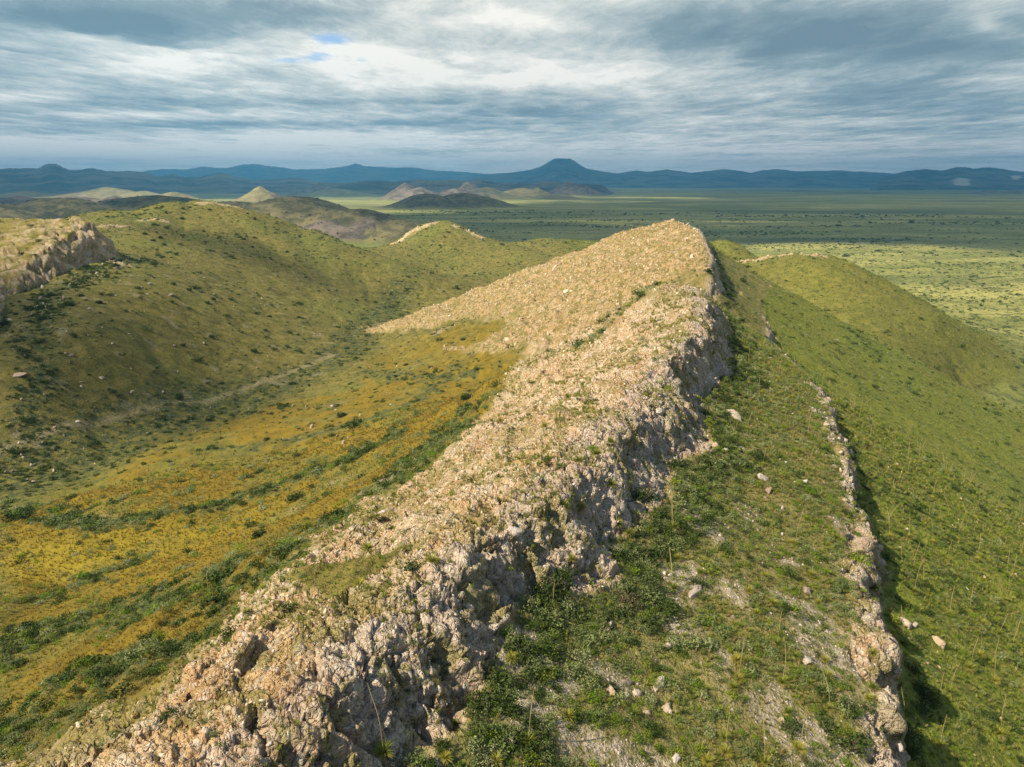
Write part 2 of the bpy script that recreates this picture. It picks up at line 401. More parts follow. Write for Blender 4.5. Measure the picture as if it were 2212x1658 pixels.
def height(x, y):
    x = np.asarray(x, float); y = np.asarray(y, float)
    H, M = relief(x, y)
    t, s, s2, sb, sb2, over, n4, lh, ridge, r = (M[k] for k in ('t', 's', 's2', 'sb', 'sb2', 'over', 'n4', 'lh', 'ridge', 'r'))
    td, ts = line_dist(x, y, TOE)
    toe = td*ts + 4.0*fbm(x, y, 16, 3, 27) + 2.5*fbm(x, y, 5, 3, 29)
    toe = np.where(s > -3, 5, toe)
    backside = (y > 560)
    rock_l = (s2 <= 0.4)*sstep(-2.5, 3.0, toe + 2.5*fbm(x, y, 2.6, 2, 30))*(1-backside)*sstep(-8, 0, M['gap'])
    cliff = ridge*sstep(-0.6, 0.4, s2)*(1-sstep(sb2*0.88, sb2*1.06, s2))
    ledge = ridge*sstep(-2.6, -1.0, over + 1.6*n4 + 1.2*fbm(x, y, 5, 2, 25))*(1-sstep(1.0, 2.2, over))*sstep(0.8, 2.0, lh)*(0.25 + 0.75*np.maximum(sstep(-1.2, 0.2, over), sstep(-0.15, 0.2, fbm(x, y, 9, 3, 50))))
    outcrops = ridge*sstep(0.50, 0.62, fbm(x*0.9, y*0.5, 9, 3, 28))*sstep(0, 3, s2-sb2)*(over < 0)
    lrock = np.where(M['up'] & (y < 436), sstep(-19.0, -14.0, M['din'] + 2*fbm(x, y, 9, 2, 99))*np.maximum(sstep(1.0, -1.4, M['din'] + 1.6*fbm(x, y, 8, 2, 94)), 0.8*sstep(60, 5, M['din'])*sstep(-0.35, 0.15, fbm(x, y, 7, 3, 97))), 0.0)
    rib = np.zeros_like(x)
    for pl, w in RIBS:
        d, _s = line_dist(x, y, pl)
        rib = np.maximum(rib, sstep(1.0, 0.4, d/w + 0.9*fbm(x, y, 9, 3, 37)))
    rock = np.clip(rock_l + cliff + ledge + outcrops*0.7, 0, 1)
    a1, g1, c1 = voro(t/3.2 + s/9, s/1.5 + t/14, 41)
    H = H + lrock*0.5*(c1-0.5)
    r1, r2, r3 = voro(x/5.0, y/7.0, 44)
    H = H + rib*(r3*1.3 + 0.1)
    nd, _s = line_dist(x, y, GULLY)
    notch = sstep(1.1, 0.0, nd/np.interp(t, [100, 170, 220], [3.0, 5.0, 8.0]) + 0.9*fbm(x, y, 7, 3, 49))*(s < 2)*0.8
    rock = rock*(1-0.85*notch)
    M.update(notch=notch, rock=np.clip(rock + lrock + rib, 0, 1), rock_l=rock_l, cliff=np.clip(cliff + ledge, 0, 1), ledge=ledge, lrock=lrock, rib=rib,
             ltop=np.where(M['up'], sstep(-1.0, 1.5, M['din']), 0), toe=toe, bench=ridge*(s2 > sb2)*(over < 0), slope=ridge*(over > 0)*(s > 0))
    return H, M
# ------------------------------------------------------------------ node helpers
def mat(name):
    m = bpy.data.materials.new(name); m.use_nodes = True
    nt = m.node_tree
    b = nt.nodes['Principled BSDF']
    b.inputs['Roughness'].default_value = 0.92
    b.inputs['Specular IOR Level'].default_value = 0.15
    return m, nt, b
class NT:
    """small wrapper that makes node graphs short to write"""
    def __init__(s, nt): s.nt = nt
    def n(s, typ, **kw):
        o = s.nt.nodes.new(typ)
        for k, v in kw.items(): setattr(o, k, v)
        return o
    def put(s, sock, v):
        if hasattr(v, 'is_linked') or isinstance(v, bpy.types.NodeSocket): s.nt.links.new(v, sock)
        elif v is not None:
            if isinstance(v, (tuple, list)) and len(v) == 3 and len(sock.default_value) == 4: v = (*v, 1)
            sock.default_value = v
    def math(s, op, a, b=None, c=None, clamp=False):
        o = s.n('ShaderNodeMath', operation=op, use_clamp=clamp)
        s.put(o.inputs[0], a)
        if b is not None: s.put(o.inputs[1], b)
        if c is not None: s.put(o.inputs[2], c)
        return o.outputs[0]
    def vmul(s, a, b):
        o = s.n('ShaderNodeVectorMath', operation='MULTIPLY'); s.put(o.inputs[0], a); s.put(o.inputs[1], b); return o.outputs[0]
    def vadd(s, a, b):
        o = s.n('ShaderNodeVectorMath', operation='ADD'); s.put(o.inputs[0], a); s.put(o.inputs[1], b); return o.outputs[0]
    def noise(s, vec, scale, detail=3, rough=0.55, dist=0.0, col=False):
        o = s.n('ShaderNodeTexNoise'); s.put(o.inputs['Vector'], vec)
        o.inputs['Scale'].default_value = scale; o.inputs['Detail'].default_value = detail
        o.inputs['Roughness'].default_value = rough; o.inputs['Distortion'].default_value = dist
        return o.outputs['Color' if col else 'Fac']
    def voro(s, vec, scale, feature='F1', out='Distance', rnd=1.0):
        o = s.n('ShaderNodeTexVoronoi', feature=feature); s.put(o.inputs['Vector'], vec)
        o.inputs['Scale'].default_value = scale; o.inputs['Randomness'].default_value = rnd
        return o.outputs[out]
    def map(s, v, a, b, c=0.0, d=1.0, smooth=True):
        o = s.n('ShaderNodeMapRange', interpolation_type='SMOOTHSTEP' if smooth else 'LINEAR'); o.clamp = True if hasattr(o, 'clamp') else None
        s.put(o.inputs[0], v); s.put(o.inputs[1], a); s.put(o.inputs[2], b); s.put(o.inputs[3], c); s.put(o.inputs[4], d)
        return o.outputs[0]
    def mix(s, f, a, b, blend='MIX'):
        o = s.n('ShaderNodeMix', data_type='RGBA', blend_type=blend)
        s.put(o.inputs[0], f); s.put(o.inputs[6], a); s.put(o.inputs[7], b)
        return o.outputs[2]
    def ramp(s, f, stops):
        o = s.n('ShaderNodeValToRGB'); e = o.color_ramp.elements
        while len(e) < len(stops): e.new(0.5)
        for i, (p, c) in enumerate(stops): e[i].position = p; e[i].color = (*c, 1)
        s.put(o.inputs[0], f); return o.outputs[0]
    def attr(s, name):
        o = s.n('ShaderNodeAttribute', attribute_name=name); return o
    def sep(s, c):
        o = s.n('ShaderNodeSeparateColor'); s.put(o.inputs[0], c); return o.outputs
    def bump(s, h, dist, strength=1.0, normal=None):
        o = s.n('ShaderNodeBump'); s.put(o.inputs['Height'], h); o.inputs['Distance'].default_value = dist; o.inputs['Strength'].default_value = strength
        if normal is not None: s.put(o.inputs['Normal'], normal)
        return o.outputs[0]

def make_mesh(name, verts, faces, material=None, smooth=True):
    me = bpy.data.meshes.new(name)
    verts = np.asarray(verts, dtype=np.float32); faces = np.asarray(faces, dtype=np.int32)
    me.vertices.add(len(verts)); me.vertices.foreach_set('co', verts.ravel())
    k = faces.shape[1]
    me.loops.add(faces.size); me.loops.foreach_set('vertex_index', faces.ravel())
    me.polygons.add(len(faces)); me.polygons.foreach_set('loop_start', np.arange(0, faces.size, k, dtype=np.int32))
    me.polygons.foreach_set('loop_total', np.full(len(faces), k, dtype=np.int32))
    me.update(calc_edges=True)
    if smooth: me.shade_smooth()
    if material: me.materials.append(material)
    return me
def put_attr(me, name, rgb):
    a = me.attributes.new(name, 'FLOAT_COLOR', 'POINT')
    a.data.foreach_set('color', np.c_[rgb, np.ones(len(rgb))].astype(np.float32).ravel())
def link(name, me, parent=None, **props):
    o = bpy.data.objects.new(name, me); COL.objects.link(o)
    if parent is not None: o.parent = parent
    for k, v in props.items(): o[k] = v
    return o

# ------------------------------------------------------------------ ground material, driven by the masks baked on the terrain's vertices
def ground_material():
    m, nt, b = mat('ground'); g = NT(nt)
    P = g.n('ShaderNodeNewGeometry').outputs['Position']
    A = g.sep(g.attr('mask_a').outputs['Color']); B = g.sep(g.attr('mask_b').outputs['Color']); C = g.sep(g.attr('mask_c').outputs['Color']); D = g.sep(g.attr('mask_d').outputs['Color'])
    rock, orange, dense = A[0], A[1], A[2]           # bare rock / orange grass / dark shrub cover
    lime, pale, plain = B[0], B[1], B[2]             # lush green grass / pale scree and soil / open plain
    farhill, farrock, yellow = C[0], C[1], C[2]
    n_big = g.noise(P, 0.025, 4); n_mid = g.noise(P, 0.22, 4, 0.6); n_fine = g.noise(P, 1.6, 4, 0.65); n_vf = g.noise(P, 7.0, 3, 0.7)
    # dry grass and soil
    soil = g.mix(g.map(n_fine, 0.35, 0.65), (0.20, 0.145, 0.08), (0.36, 0.275, 0.165))
    olive = g.mix(g.map(n_mid, 0.3, 0.7), (0.100, 0.092, 0.020), (0.205, 0.170, 0.042))
    olive = g.mix(g.map(n_fine, 0.58, 0.75), olive, (0.26, 0.215, 0.09))
    olive = g.mix(g.map(n_vf, 0.60, 0.74, 0, 0.6), olive, (0.045, 0.055, 0.018))
    green = g.mix(g.map(n_fine, 0.3, 0.7), (0.105, 0.142, 0.016), (0.240, 0.265, 0.038))
    green = g.mix(g.map(g.noise(P, 0.5, 3), 0.5, 0.72, 0, .7), green, (0.21, 0.20, 0.05))
    green = g.mix(g.math('MULTIPLY', D[1], g.map(g.noise(P, 0.8, 4, 0.7), 0.36, 0.58, 0.15, 0.85)), green, g.mix(g.map(n_vf, 0.35, 0.65), (0.20, 0.16, 0.075), (0.36, 0.30, 0.17)))
    base = g.mix(lime, olive, green)
    base = g.mix(g.map(g.noise(P, 0.42, 5, 0.78), 0.53, 0.62, 0, 0.6), base, (0.048, 0.062, 0.020))
    org = g.mix(g.map(n_mid, 0.25, 0.72), (0.135, 0.095, 0.010), (0.250, 0.172, 0.013))
    org = g.mix(g.map(n_vf, 0.42, 0.66, 0, 0.6), org, (0.145, 0.115, 0.028))
    org = g.mix(g.math('MULTIPLY', yellow, 0.6), org, (0.34, 0.275, 0.022))
    base = g.mix(orange, base, org)
    # shrub cover as texture between the real shrubs
    sh = g.mix(g.map(n_fine, 0.3, 0.7), (0.035, 0.048, 0.018), (0.085, 0.098, 0.040))
    shf = g.math('MULTIPLY', dense, g.map(g.noise(P, 0.35, 5, 0.7), 0.42, 0.56), clamp=True)
    base = g.mix(shf, base, sh)
    base = g.mix(g.math('MULTIPLY', pale, g.map(n_fine, 0.35, 0.6)), base, g.mix(g.map(n_vf, 0.35, 0.7), (0.30, 0.235, 0.17), (0.55, 0.48, 0.39)))
    # open plain: streaky dry grass and creosote
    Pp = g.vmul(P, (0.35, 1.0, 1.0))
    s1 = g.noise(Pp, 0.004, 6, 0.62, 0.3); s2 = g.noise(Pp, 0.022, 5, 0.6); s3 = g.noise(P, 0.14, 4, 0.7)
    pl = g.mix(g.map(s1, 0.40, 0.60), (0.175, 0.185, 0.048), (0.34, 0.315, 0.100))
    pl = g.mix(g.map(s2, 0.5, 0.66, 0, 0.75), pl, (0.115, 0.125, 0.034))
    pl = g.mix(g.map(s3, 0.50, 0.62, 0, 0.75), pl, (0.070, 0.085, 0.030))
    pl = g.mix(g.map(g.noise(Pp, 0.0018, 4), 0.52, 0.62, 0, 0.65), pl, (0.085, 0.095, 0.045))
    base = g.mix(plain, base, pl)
    fh = g.mix(g.map(g.noise(P, 0.03, 6, 0.7), 0.4, 0.62), (0.07, 0.066, 0.030), (0.18, 0.150, 0.068))
    fh = g.mix(g.math('MULTIPLY', yellow, 0.7), fh, g.mix(g.map(g.noise(P, 0.02, 6, 0.75), 0.4, 0.6), (0.17, 0.15, 0.06), (0.30, 0.25, 0.12)))
    fr = g.mix(g.map(g.noise(P, 0.02, 6, 0.75), 0.4, 0.6), (0.075, 0.062, 0.048), (0.19, 0.15, 0.115))
    base = g.mix(farhill, base, g.mix(farrock, fh, fr))
    # rock
    W = g.vadd(P, g.vmul(g.noise(P, 0.6, 3, col=True), (1.2, 1.2, 1.2)))
    r1 = g.noise(W, 0.16, 5, 0.6); r2 = g.noise(W, 1.3, 5, 0.7); r3 = g.noise(P, 5.0, 4, 0.75)
    cells = g.voro(W, 2.4, 'F1', 'Color'); cv = g.sep(cells)[0]
    rk = g.ramp(r1, [(0.30, (0.40, 0.245, 0.12)), (0.46, (0.52, 0.34, 0.175)), (0.60, (0.58, 0.445, 0.29)), (0.75, (0.45, 0.36, 0.27))])
    rk = g.mix(g.math('MULTIPLY', D[0], 0.75), rk, g.ramp(r1, [(0.35, (0.42, 0.30, 0.225)), (0.55, (0.52, 0.43, 0.355)), (0.7, (0.40, 0.34, 0.30))]))
    rk = g.mix(g.map(cv, 0.55, 1.0, 0, 0.65), rk, (0.64, 0.565, 0.475))
    rk = g.mix(g.map(r2, 0.53, 0.70, 0, 0.8), rk, (0.60, 0.52, 0.43))
    rk = g.mix(g.map(r3, 0.30, 0.46, 0.75, 0), rk, (0.20, 0.145, 0.10))
    rk = g.mix(g.map(r2, 0.26, 0.40, 0.7, 0), rk, (0.17, 0.13, 0.085))
    rk = g.mix(g.math('MULTIPLY', D[2], g.map(g.noise(P, 0.35, 5, 0.7), 0.36, 0.62, 0.2, 0.9)), rk, g.mix(g.map(r2, 0.4, 0.6), (0.40, 0.255, 0.095), (0.50, 0.36, 0.17)))
    rk = g.mix(g.math('MULTIPLY', D[2], g.map(g.noise(P, 0.6, 4, 0.75), 0.48, 0.58, 0, 0.7)), rk, (0.14, 0.14, 0.036))
    crack = g.voro(W, 1.1, 'DISTANCE_TO_EDGE'); crack2 = g.voro(W, 3.2, 'DISTANCE_TO_EDGE')
    gp = g.math('MULTIPLY', g.math('MAXIMUM', g.map(g.noise(P, 0.30, 5, 0.75), 0.47, 0.60), g.map(g.noise(P, 0.055, 4, 0.65), 0.54, 0.66)), 0.8)
    rk = g.mix(gp, rk, g.mix(g.map(n_vf, 0.35, 0.65), (0.13, 0.135, 0.035), (0.33, 0.265, 0.085)))
    base = g.mix(rock, base, rk)
    g.put(b.inputs['Base Color'], base)
    hr = g.math('ADD', g.math('ADD', g.math('MULTIPLY', g.noise(W, 0.45, 4, 0.65), 2.2), g.math('MULTIPLY', g.map(crack, 0, 0.16), 0.5)), g.math('ADD', g.math('MULTIPLY', g.map(crack2, 0, 0.15), 0.25), g.math('MULTIPLY', r3, 0.6)))
    hg = g.math('ADD', g.math('MULTIPLY', n_vf, 0.35), g.math('ADD', g.math('MULTIPLY', g.noise(P, 0.42, 5, 0.75), 2.6), g.math('MULTIPLY', n_fine, 0.8)))
    hh = g.n('ShaderNodeMix', data_type='FLOAT'); g.put(hh.inputs[0], rock); g.put(hh.inputs[2], hg); g.put(hh.inputs[3], hr)
    hf = g.math('ADD', hh.outputs[0], g.math('MULTIPLY', g.math('MAXIMUM', plain, farhill), g.math('MULTIPLY', s3, 6.0)))
    g.put(b.inputs['Normal'], g.bump(hf, 0.45, 0.9))
    return m
MAT_G = ground_material()

# ------------------------------------------------------------------ terrain sheet: one fan grid reaching past the horizon
def fan():
    a_mid = np.radians(np.linspace(-44, 44, 990))
    a_lo = np.radians(np.linspace(-180, -44, 34)[:-1]); a_hi = np.radians(np.linspace(44, 180, 34)[1:-1])
    az = np.r_[a_lo, a_mid, a_hi]
    rr = np.r_[np.geomspace(3, 30, 12)[:-1], np.geomspace(30, 150, 500)[:-1], np.geomspace(150, 1250, 410)[:-1], np.geomspace(1250, 9000, 130)[:-1], np.geomspace(9000, 130000, 40)]
    return az, rr
az, rr = fan()
NA, NR = len(az), len(rr)
GX = (np.sin(az)[None, :]*rr[:, None]).ravel(); GY = (np.cos(az)[None, :]*rr[:, None] - 20.0).ravel()
GZ, GM = height(GX, GY)

TRACK = ground_at([(-20, 985), (40, 958), (150, 918), (286, 893), (400, 870), (537, 836), (640, 800), (733, 767)])
def land_masks(x, y, z, M):
    """what grows or lies where: the three baked colour layers"""
    u, v, _ = project(x, np.maximum(y, 1), z)
    r = np.sqrt(x*x + y*y)
    rock = M['rock'].copy()
    off = 1 - np.clip(M['ridge']*1.0, 0, 1)
    n60 = fbm(x, y, 70, 4, 61); n25 = fbm(x, y, 24, 4, 62); n9 = fbm(x, y, 9, 3, 63)
    DRAIN = np.array([at_z(-200, 1060, -74), at_z(0, 1000, -75), at_z(230, 925, -77), at_z(450, 860, -79), at_z(700, 790, -81), at_z(790, 700, -85), at_z(850, 645, -88), at_z(960, 600, -93)])
    dd, side = line_dist(x, y, DRAIN)
    sdist = dd*side                                     # > 0 on the ridge's side of the drainage
    left = (M['s'] < 0) & (y < 600)
    fd, _q = line_dist(x, y, np.vstack([FIELD, FIELD[:1]]))
    fin = np.where(in_poly(x, y, FIELD), fd, -fd)
    orange = np.where(left, sstep(-3, 4, fin + 5*n25 + 3*n9), 0.0)
    orange *= 1 - 0.65*sstep(0.02, 0.34, n25 + 0.4*n9 + 0.25*n60)
    orange *= 1 - 0.35*sstep(230, 330, y)
    wd = np.zeros_like(x)
    for pl, w in WASHES:
        d, _q = line_dist(x, y, pl)
        wd = np.maximum(wd, sstep(1.25, 0.4, d/w + 0.9*n9 + 0.9*n25))
    wd = np.where(left & (M['rock_l'] < 0.5), wd*sstep(-0.45, 0.05, n25 + 0.7*n9), 0)
    dw = np.where(sdist > 0, 13 + 20*sstep(-60, -130, x), 9)*(1+0.5*n60)
    dense = np.where(left, sstep(1.5, 0.4, dd/dw + 0.5*n25 + 0.3*n9)*0.95, 0)
    dense = np.maximum(dense, wd*0.95)
    orange *= 1-0.8*np.clip(dense, 0, 1)
    dense = np.maximum(dense, np.where(left & (sdist <= 0), 0.35*sstep(0.0, 0.4, n25), 0))
    dense = np.maximum(dense, np.where((M['s'] < 0) & (y >= 600) & (r < 1300), 0.4*sstep(-0.1, 0.4, n60), 0))
    dense = np.maximum(dense, np.where(M['slope'] > 0.5, 0.45, 0)*sstep(0.0, 0.4, n25 + 0.3*n9))
    dense = np.maximum(dense, M['notch'])
    foot = M['ridge']*np.exp(-((M['s']-M['sb']-1.5)/2.6)**2)*(M['s'] > 0)
    dense = np.maximum(dense, foot)
    bfoot = np.where(M['lblock'], np.exp(-((M['din']+21)/7.0)**2), 0)*(y < 430)*(M['lrock'] < 0.3)
    dense = np.maximum(dense, bfoot)
    band = bfoot
    lime = np.clip(M['bench']*0.55 + M['slope']*1.0, 0, 1)*(0.75+0.5*n25)
    lime = np.where((M['s'] < 0) & (M['ridge'] < 0.5), 0.05 + 0.6*n60 + 0.25*n25, lime)
    lime = np.where((x > 60) & (M['ridge'] < 0.5) & (y < 1300), 0.30 + 0.3*n60, lime)
    pale = 0.85*np.clip(M['bench'], 0, 1)*sstep(0.22, 0.55, fbm(x, y, 6.5, 3, 64) + 0.25*sstep(70, 40, y) - 0.15*sstep(60, 120, y))
    pale = np.maximum(pale, 0.5*sstep(0.3, 0.55, n9)*left*(sdist <= 0)*sstep(900, 300, r))
    pale = np.maximum(pale, np.where(left & (sdist > 0), 0.6*sstep(0.38, 0.6, n25-0.2*n60), 0))
    tk, _q = line_dist(x, y, TRACK)
    track = np.exp(-((tk + 0.6*n9)/1.3)**2)*sstep(-0.5, 0.0, n25)
    pale = np.maximum(pale, track*0.55)
    dense = dense*(1-track)
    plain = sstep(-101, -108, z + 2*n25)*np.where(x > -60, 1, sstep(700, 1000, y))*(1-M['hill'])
    plain = np.where(M['ridge'] > 0.5, plain*sstep(-100, -106, z), plain)
    py = at_z(120, 1180, -62); 
    yellow = np.exp(-(((x-py[0])/38)**2 + ((y-py[1]-4)/16)**2))*1.3
    yellow = np.clip(yellow*(0.7+0.8*n25), 0, 0.9)
    yellow = np.maximum(yellow, np.clip(M['hpale'], 0, 1))
    foot2 = np.clip(M['ltop']*0.75, 0, 1)
    orange = np.maximum(orange, M['ltop']*(0.55+0.5*n25)*0.7)
    orange = np.clip(orange, 0, 1)*(1-rock)
    D = np.c_[M['cliff'], np.clip(M['bench'], 0, 1), M['rock_l']*sstep(165, 215, M['t'] + 0.2*M['s'])]
    A = np.c_[rock, orange, np.clip(dense, 0, 1)*(1-rock)]
    B = np.c_[np.clip(lime, 0, 1), np.clip(pale, 0, 1), np.clip(plain, 0, 1)]
    C = np.c_[M['hill'], M['hrock'], np.clip(yellow, 0, 1)]
    return A, B, C, dict(D=D, sdist=sdist, dense=np.clip(dense, 0, 1), orange=orange, pale=pale, lime=lime, band=band, plain=plain)
GA, GB, GC, GE = land_masks(GX, GY, GZ, GM)

# broken rock: push the surface in and out along its own normal, block by block
def rock_displace():
    P = np.stack([GX, GY, GM['Z0']], -1).reshape(NR, NA, 3)
    da = np.gradient(P, axis=1); dr = np.gradient(P, axis=0)
    n = np.cross(dr, da); n /= np.maximum(np.linalg.norm(n, axis=2), 1e-9)[..., None]
    n *= np.where(n[..., 2:] < 0, -1, 1)
    n = n.reshape(-1, 3)
    k = np.nonzero((GM['rock'] > 0.03) & (GM['r'] < 700))[0]
    x, y, z = GX[k], GY[k], GZ[k]; r_ = GM['r'][k]; cl = GM['cliff'][k]; lr = GM['lrock'][k]; rk = GM['rock'][k]
    t, s_ = GM['t'][k], GM['s'][k]
    wx = 0.5*perlin(x/2.1, y/2.1 + z/2, 71); wz = 0.5*perlin(y/2.3, x/2.2 - z/2, 72)
    # strata dip to the left like the long face; joints cut across them
    a = t/1.0 + wx; b2 = (z*0.80 - s_*0.60) + wz; c = (z*0.60 + s_*0.80) + 0.35*t
    out = np.zeros(len(k))
    for sc, am, seed, lam in ((9.5, 2.2, 50, 9.5), (3.8, 0.85, 51, 3.8), (1.8, 0.62, 52, 1.8), (0.85, 0.42, 53, 0.85), (0.42, 0.24, 54, 0.42)):
        fade = np.clip(lam/(0.0075*r_) - 0.5, 0, 1)
        if not (fade > 0).any(): continue
        f1, gp, cd = voro3(a/(sc*0.85), b2/(sc*(1.35 if sc > 1 else 0.6)), c/(sc*(1.6 if sc > 1 else 1.1)), seed)
        if sc > 9: fade = fade*np.where(lr > 0.2, 1.0, np.where(cl > 0.3, 0.12, 0.20))
        out += fade*am*((cd-0.5) - 0.42*sstep(0.13, 0.0, gp) + 0.15*(0.5-f1))
    amp = np.where(lr > 0.2, 1.8, np.where(cl > 0.3, 1.0, 0.70 + 1.1*sstep(120, 260, r_)))*np.clip(rk*1.3, 0, 1)
    return k, n, out*amp
_k, _nrm, _out = rock_displace()
GX0, GY0 = GX.copy(), GY.copy()
GX = GX.copy(); GY = GY.copy(); GZ = GZ.copy()
GX[_k] += _nrm[_k, 0]*_out; GY[_k] += _nrm[_k, 1]*_out; GZ[_k] += _nrm[_k, 2]*_out

QI = (np.arange(NR-1)[:, None]*NA + np.arange(NA-1)[None, :]).ravel()
QUADS = np.c_[QI, QI+1, QI+1+NA, QI+NA][:, ::-1]
def terrain_piece(name, keep, **props):
    q = QUADS[keep]
    used = np.zeros(NA*NR, bool); used[q.ravel()] = True
    idx = np.cumsum(used)-1
    me = make_mesh(name, np.c_[GX, GY, GZ][used], idx[q], MAT_G)
    put_attr(me, 'mask_a', GA[used]); put_attr(me, 'mask_b', GB[used]); put_attr(me, 'mask_c', GC[used]); put_attr(me, 'mask_d', GE['D'][used])
    return link(name, me, kind='structure', **props)
# split the sheet into the land forms one can tell apart
_c = QI                                              # mask value at each quad's first corner
is_ridge = (GM['ridge'][_c] > 0.35) & (GM['over'][_c] < 1.4) & (GM['t'][_c] < 520)
is_right = (GM['ridge'][_c] > 0.35) & ~is_ridge
is_block = ((GM['ltop'][_c] > 0.2) | (GM['lrock'][_c] > 0.35)) & ~is_ridge
is_hill = (GM['hill'][_c] > 0.4)
rest = ~(is_ridge | is_right | is_block | is_hill)
far_y = GY[_c] > 1150
valley = rest & ~far_y & (GX[_c] < 80)
terrain_piece('rock_ridge', is_ridge, label='long pale rock ridge with a cliff on its right side and a grassy bench below')
terrain_piece('grassy_slope', is_right, label='steep green slope falling from the ledge to the plain')
terrain_piece('rock_outcrop', is_block, label='blocky tan outcrop with a grassy top above the left valley')
terrain_piece('far_hills', is_hill, label='low hills standing on the plain before the blue mountains')
terrain_piece('valley', valley, label='valley of orange grass, shrubs and olive hills left of the ridge')
terrain_piece('plain', rest & ~valley, label='wide yellow green plain reaching to the mountains')

# ------------------------------------------------------------------ mountain ranges on the horizon
def mountain_material():
    m, nt, b = mat('mountain'); g = NT(nt)
    P = g.n('ShaderNodeNewGeometry').outputs['Position']
    n1 = g.noise(P, 0.0016, 6, 0.65); n2 = g.noise(P, 0.008, 5, 0.7)
    c = g.mix(g.map(n1, 0.42, 0.58), (0.020, 0.026, 0.018), (0.13, 0.11, 0.075))
    c = g.mix(g.map(n2, 0.5, 0.7, 0, 0.6), c, (0.16, 0.125, 0.095))
    pal = g.sep(g.attr('mask_a').outputs['Color'])[0]
    c = g.mix(pal, c, (0.50, 0.44, 0.37))
    g.put(b.inputs['Base Color'], c)
    g.put(b.inputs['Normal'], g.bump(g.math('ADD', n1, g.math('MULTIPLY', n2, 0.3)), 240.0, 0.8))
    return m
MAT_M = mountain_material()
def mountain(name, label, prof, D, W, seed, rough=1.0, front=1.0, pale=()):
    """prof = surveyed skyline (u, v) at distance D; W = how far its foot reaches towards and away from us"""
    prof = sorted(prof); us = np.linspace(prof[0][0], prof[-1][0], max(60, int((prof[-1][0]-prof[0][0])/2.2)))
    vs_ = np.interp(us, [p[0] for p in prof], [p[1] for p in prof])
    jit = 1.5*fbm(us, us*0, 30, 4, seed) - 1.2*np.abs(perlin(us/9.0, us*0+0.3, seed+9))
    pts = np.array([at_y(u, v, D) for u, v in zip(us, vs_ + jit*rough)])
    base = -118.0
    H = np.maximum(pts[:, 2] - base, 5)
    edge = np.minimum(sstep(0, 0.05, np.linspace(0, 1, len(us))), sstep(1, 0.95, np.linspace(0, 1, len(us))))
    k = np.r_[np.linspace(-1, 0, 44), np.linspace(0, 0.7, 10)[1:]]
    X = pts[:, 0][None, :]*(1 + k[:, None]*W/D); Y = D + k[:, None]*W + 0*X
    n = fbm(X.ravel(), Y.ravel(), W*0.55, 5, seed+5, ridged=True).reshape(X.shape)
    q = np.abs(k)[:, None]
    shape = (1-q)**1.5*0.75 + 0.25*(1-q)
    Z = base + H[None, :]*np.clip(shape + 0.42*n*q*(1-q)*2.0*front, 0.0, 0.97 + 0.03*(q < 0.01))*1.0
    Z = np.where(q < 1e-6, base + H[None, :], np.minimum(Z, base + H[None, :]*0.985))
    Z = base + (Z-base)*np.where(edge[None, :] < 1, edge[None, :], 1)
    pm = np.zeros(X.size)
    U, V, _d = project(X.ravel(), Y.ravel(), Z.ravel())
    for (pu, pv, su, sv) in pale:
        pm = np.maximum(pm, sstep(1.0, 0.3, ((U-pu)/su)**2 + ((V-pv)/sv)**2 + 0.9*fbm(X.ravel(), Y.ravel(), 500, 3, 3)))
    na = len(us); i = (np.arange(len(k)-1)[:, None]*na + np.arange(na-1)[None, :]).ravel()
    me = make_mesh(name, np.c_[X.ravel(), Y.ravel(), Z.ravel()], np.c_[i, i+1, i+1+na, i+na], MAT_M)
    put_attr(me, 'mask_a', np.c_[pm, pm, pm])
    return link(name, me, kind='structure', label=label)
mountain('mountain_range', 'farthest pale blue range in the left half of the horizon',
         [(260, 392), (300, 380), (312, 370), (350, 366), (400, 367), (440, 361), (490, 364), (520, 357), (545, 355), (580, 359), (640, 367), (700, 366), (735, 361), (757, 358), (768, 354), (785, 359), (830, 362), (903, 363), (915, 367), (960, 370), (1010, 373), (1060, 377), (1130, 390)], 27000, 6000, 11)
mountain('mountain_range', 'blue range right of centre with a flat-topped mesa peak',
         [(980, 392), (1040, 380), (1070, 376), (1110, 373), (1145, 368), (1165, 362), (1180, 353), (1192, 346), (1200, 343.5), (1230, 343.5), (1240, 348), (1252, 357), (1268, 365), (1300, 371), (1335, 376), (1352, 372), (1375, 369), (1400, 372), (1440, 367), (1465, 370), (1490, 374), (1530, 370), (1560, 366), (1600, 370), (1622, 374), (1650, 368), (1680, 366), (1720, 371), (1800, 369), (1860, 371), (1920, 375), (1960, 378), (2020, 388)], 21000, 5500, 21, 0.8)
mountain('mountain_range', 'dark blue rugged range at the right end of the horizon with a pale rock scar',
         [(1880, 390), (1930, 377), (1960, 370), (2000, 367), (2040, 369), (2065, 362), (2085, 362), (2105, 366), (2130, 362), (2150, 363), (2180, 369), (2212, 372), (2260, 368), (2400, 372), (2520, 385)], 15000, 4000, 31, 1.3, pale=((2078, 394, 26, 9), (2195, 384, 16, 6)))
mountain('mountain_range', 'dark blue range with a rounded butte at the left edge',
         [(-420, 385), (-300, 368), (-100, 364), (0, 366), (40, 364), (85, 364), (96, 357), (105, 354.5), (120, 354.5), (132, 361), (150, 368), (180, 367), (196, 364), (212, 367), (230, 371), (280, 370), (318, 374), (335, 381), (370, 378), (400, 383), (430, 384), (455, 378), (478, 374), (505, 382), (540, 389), (580, 389), (625, 385), (650, 386), (675, 392), (720, 397), (800, 405)], 11500, 3600, 41, 1.2)
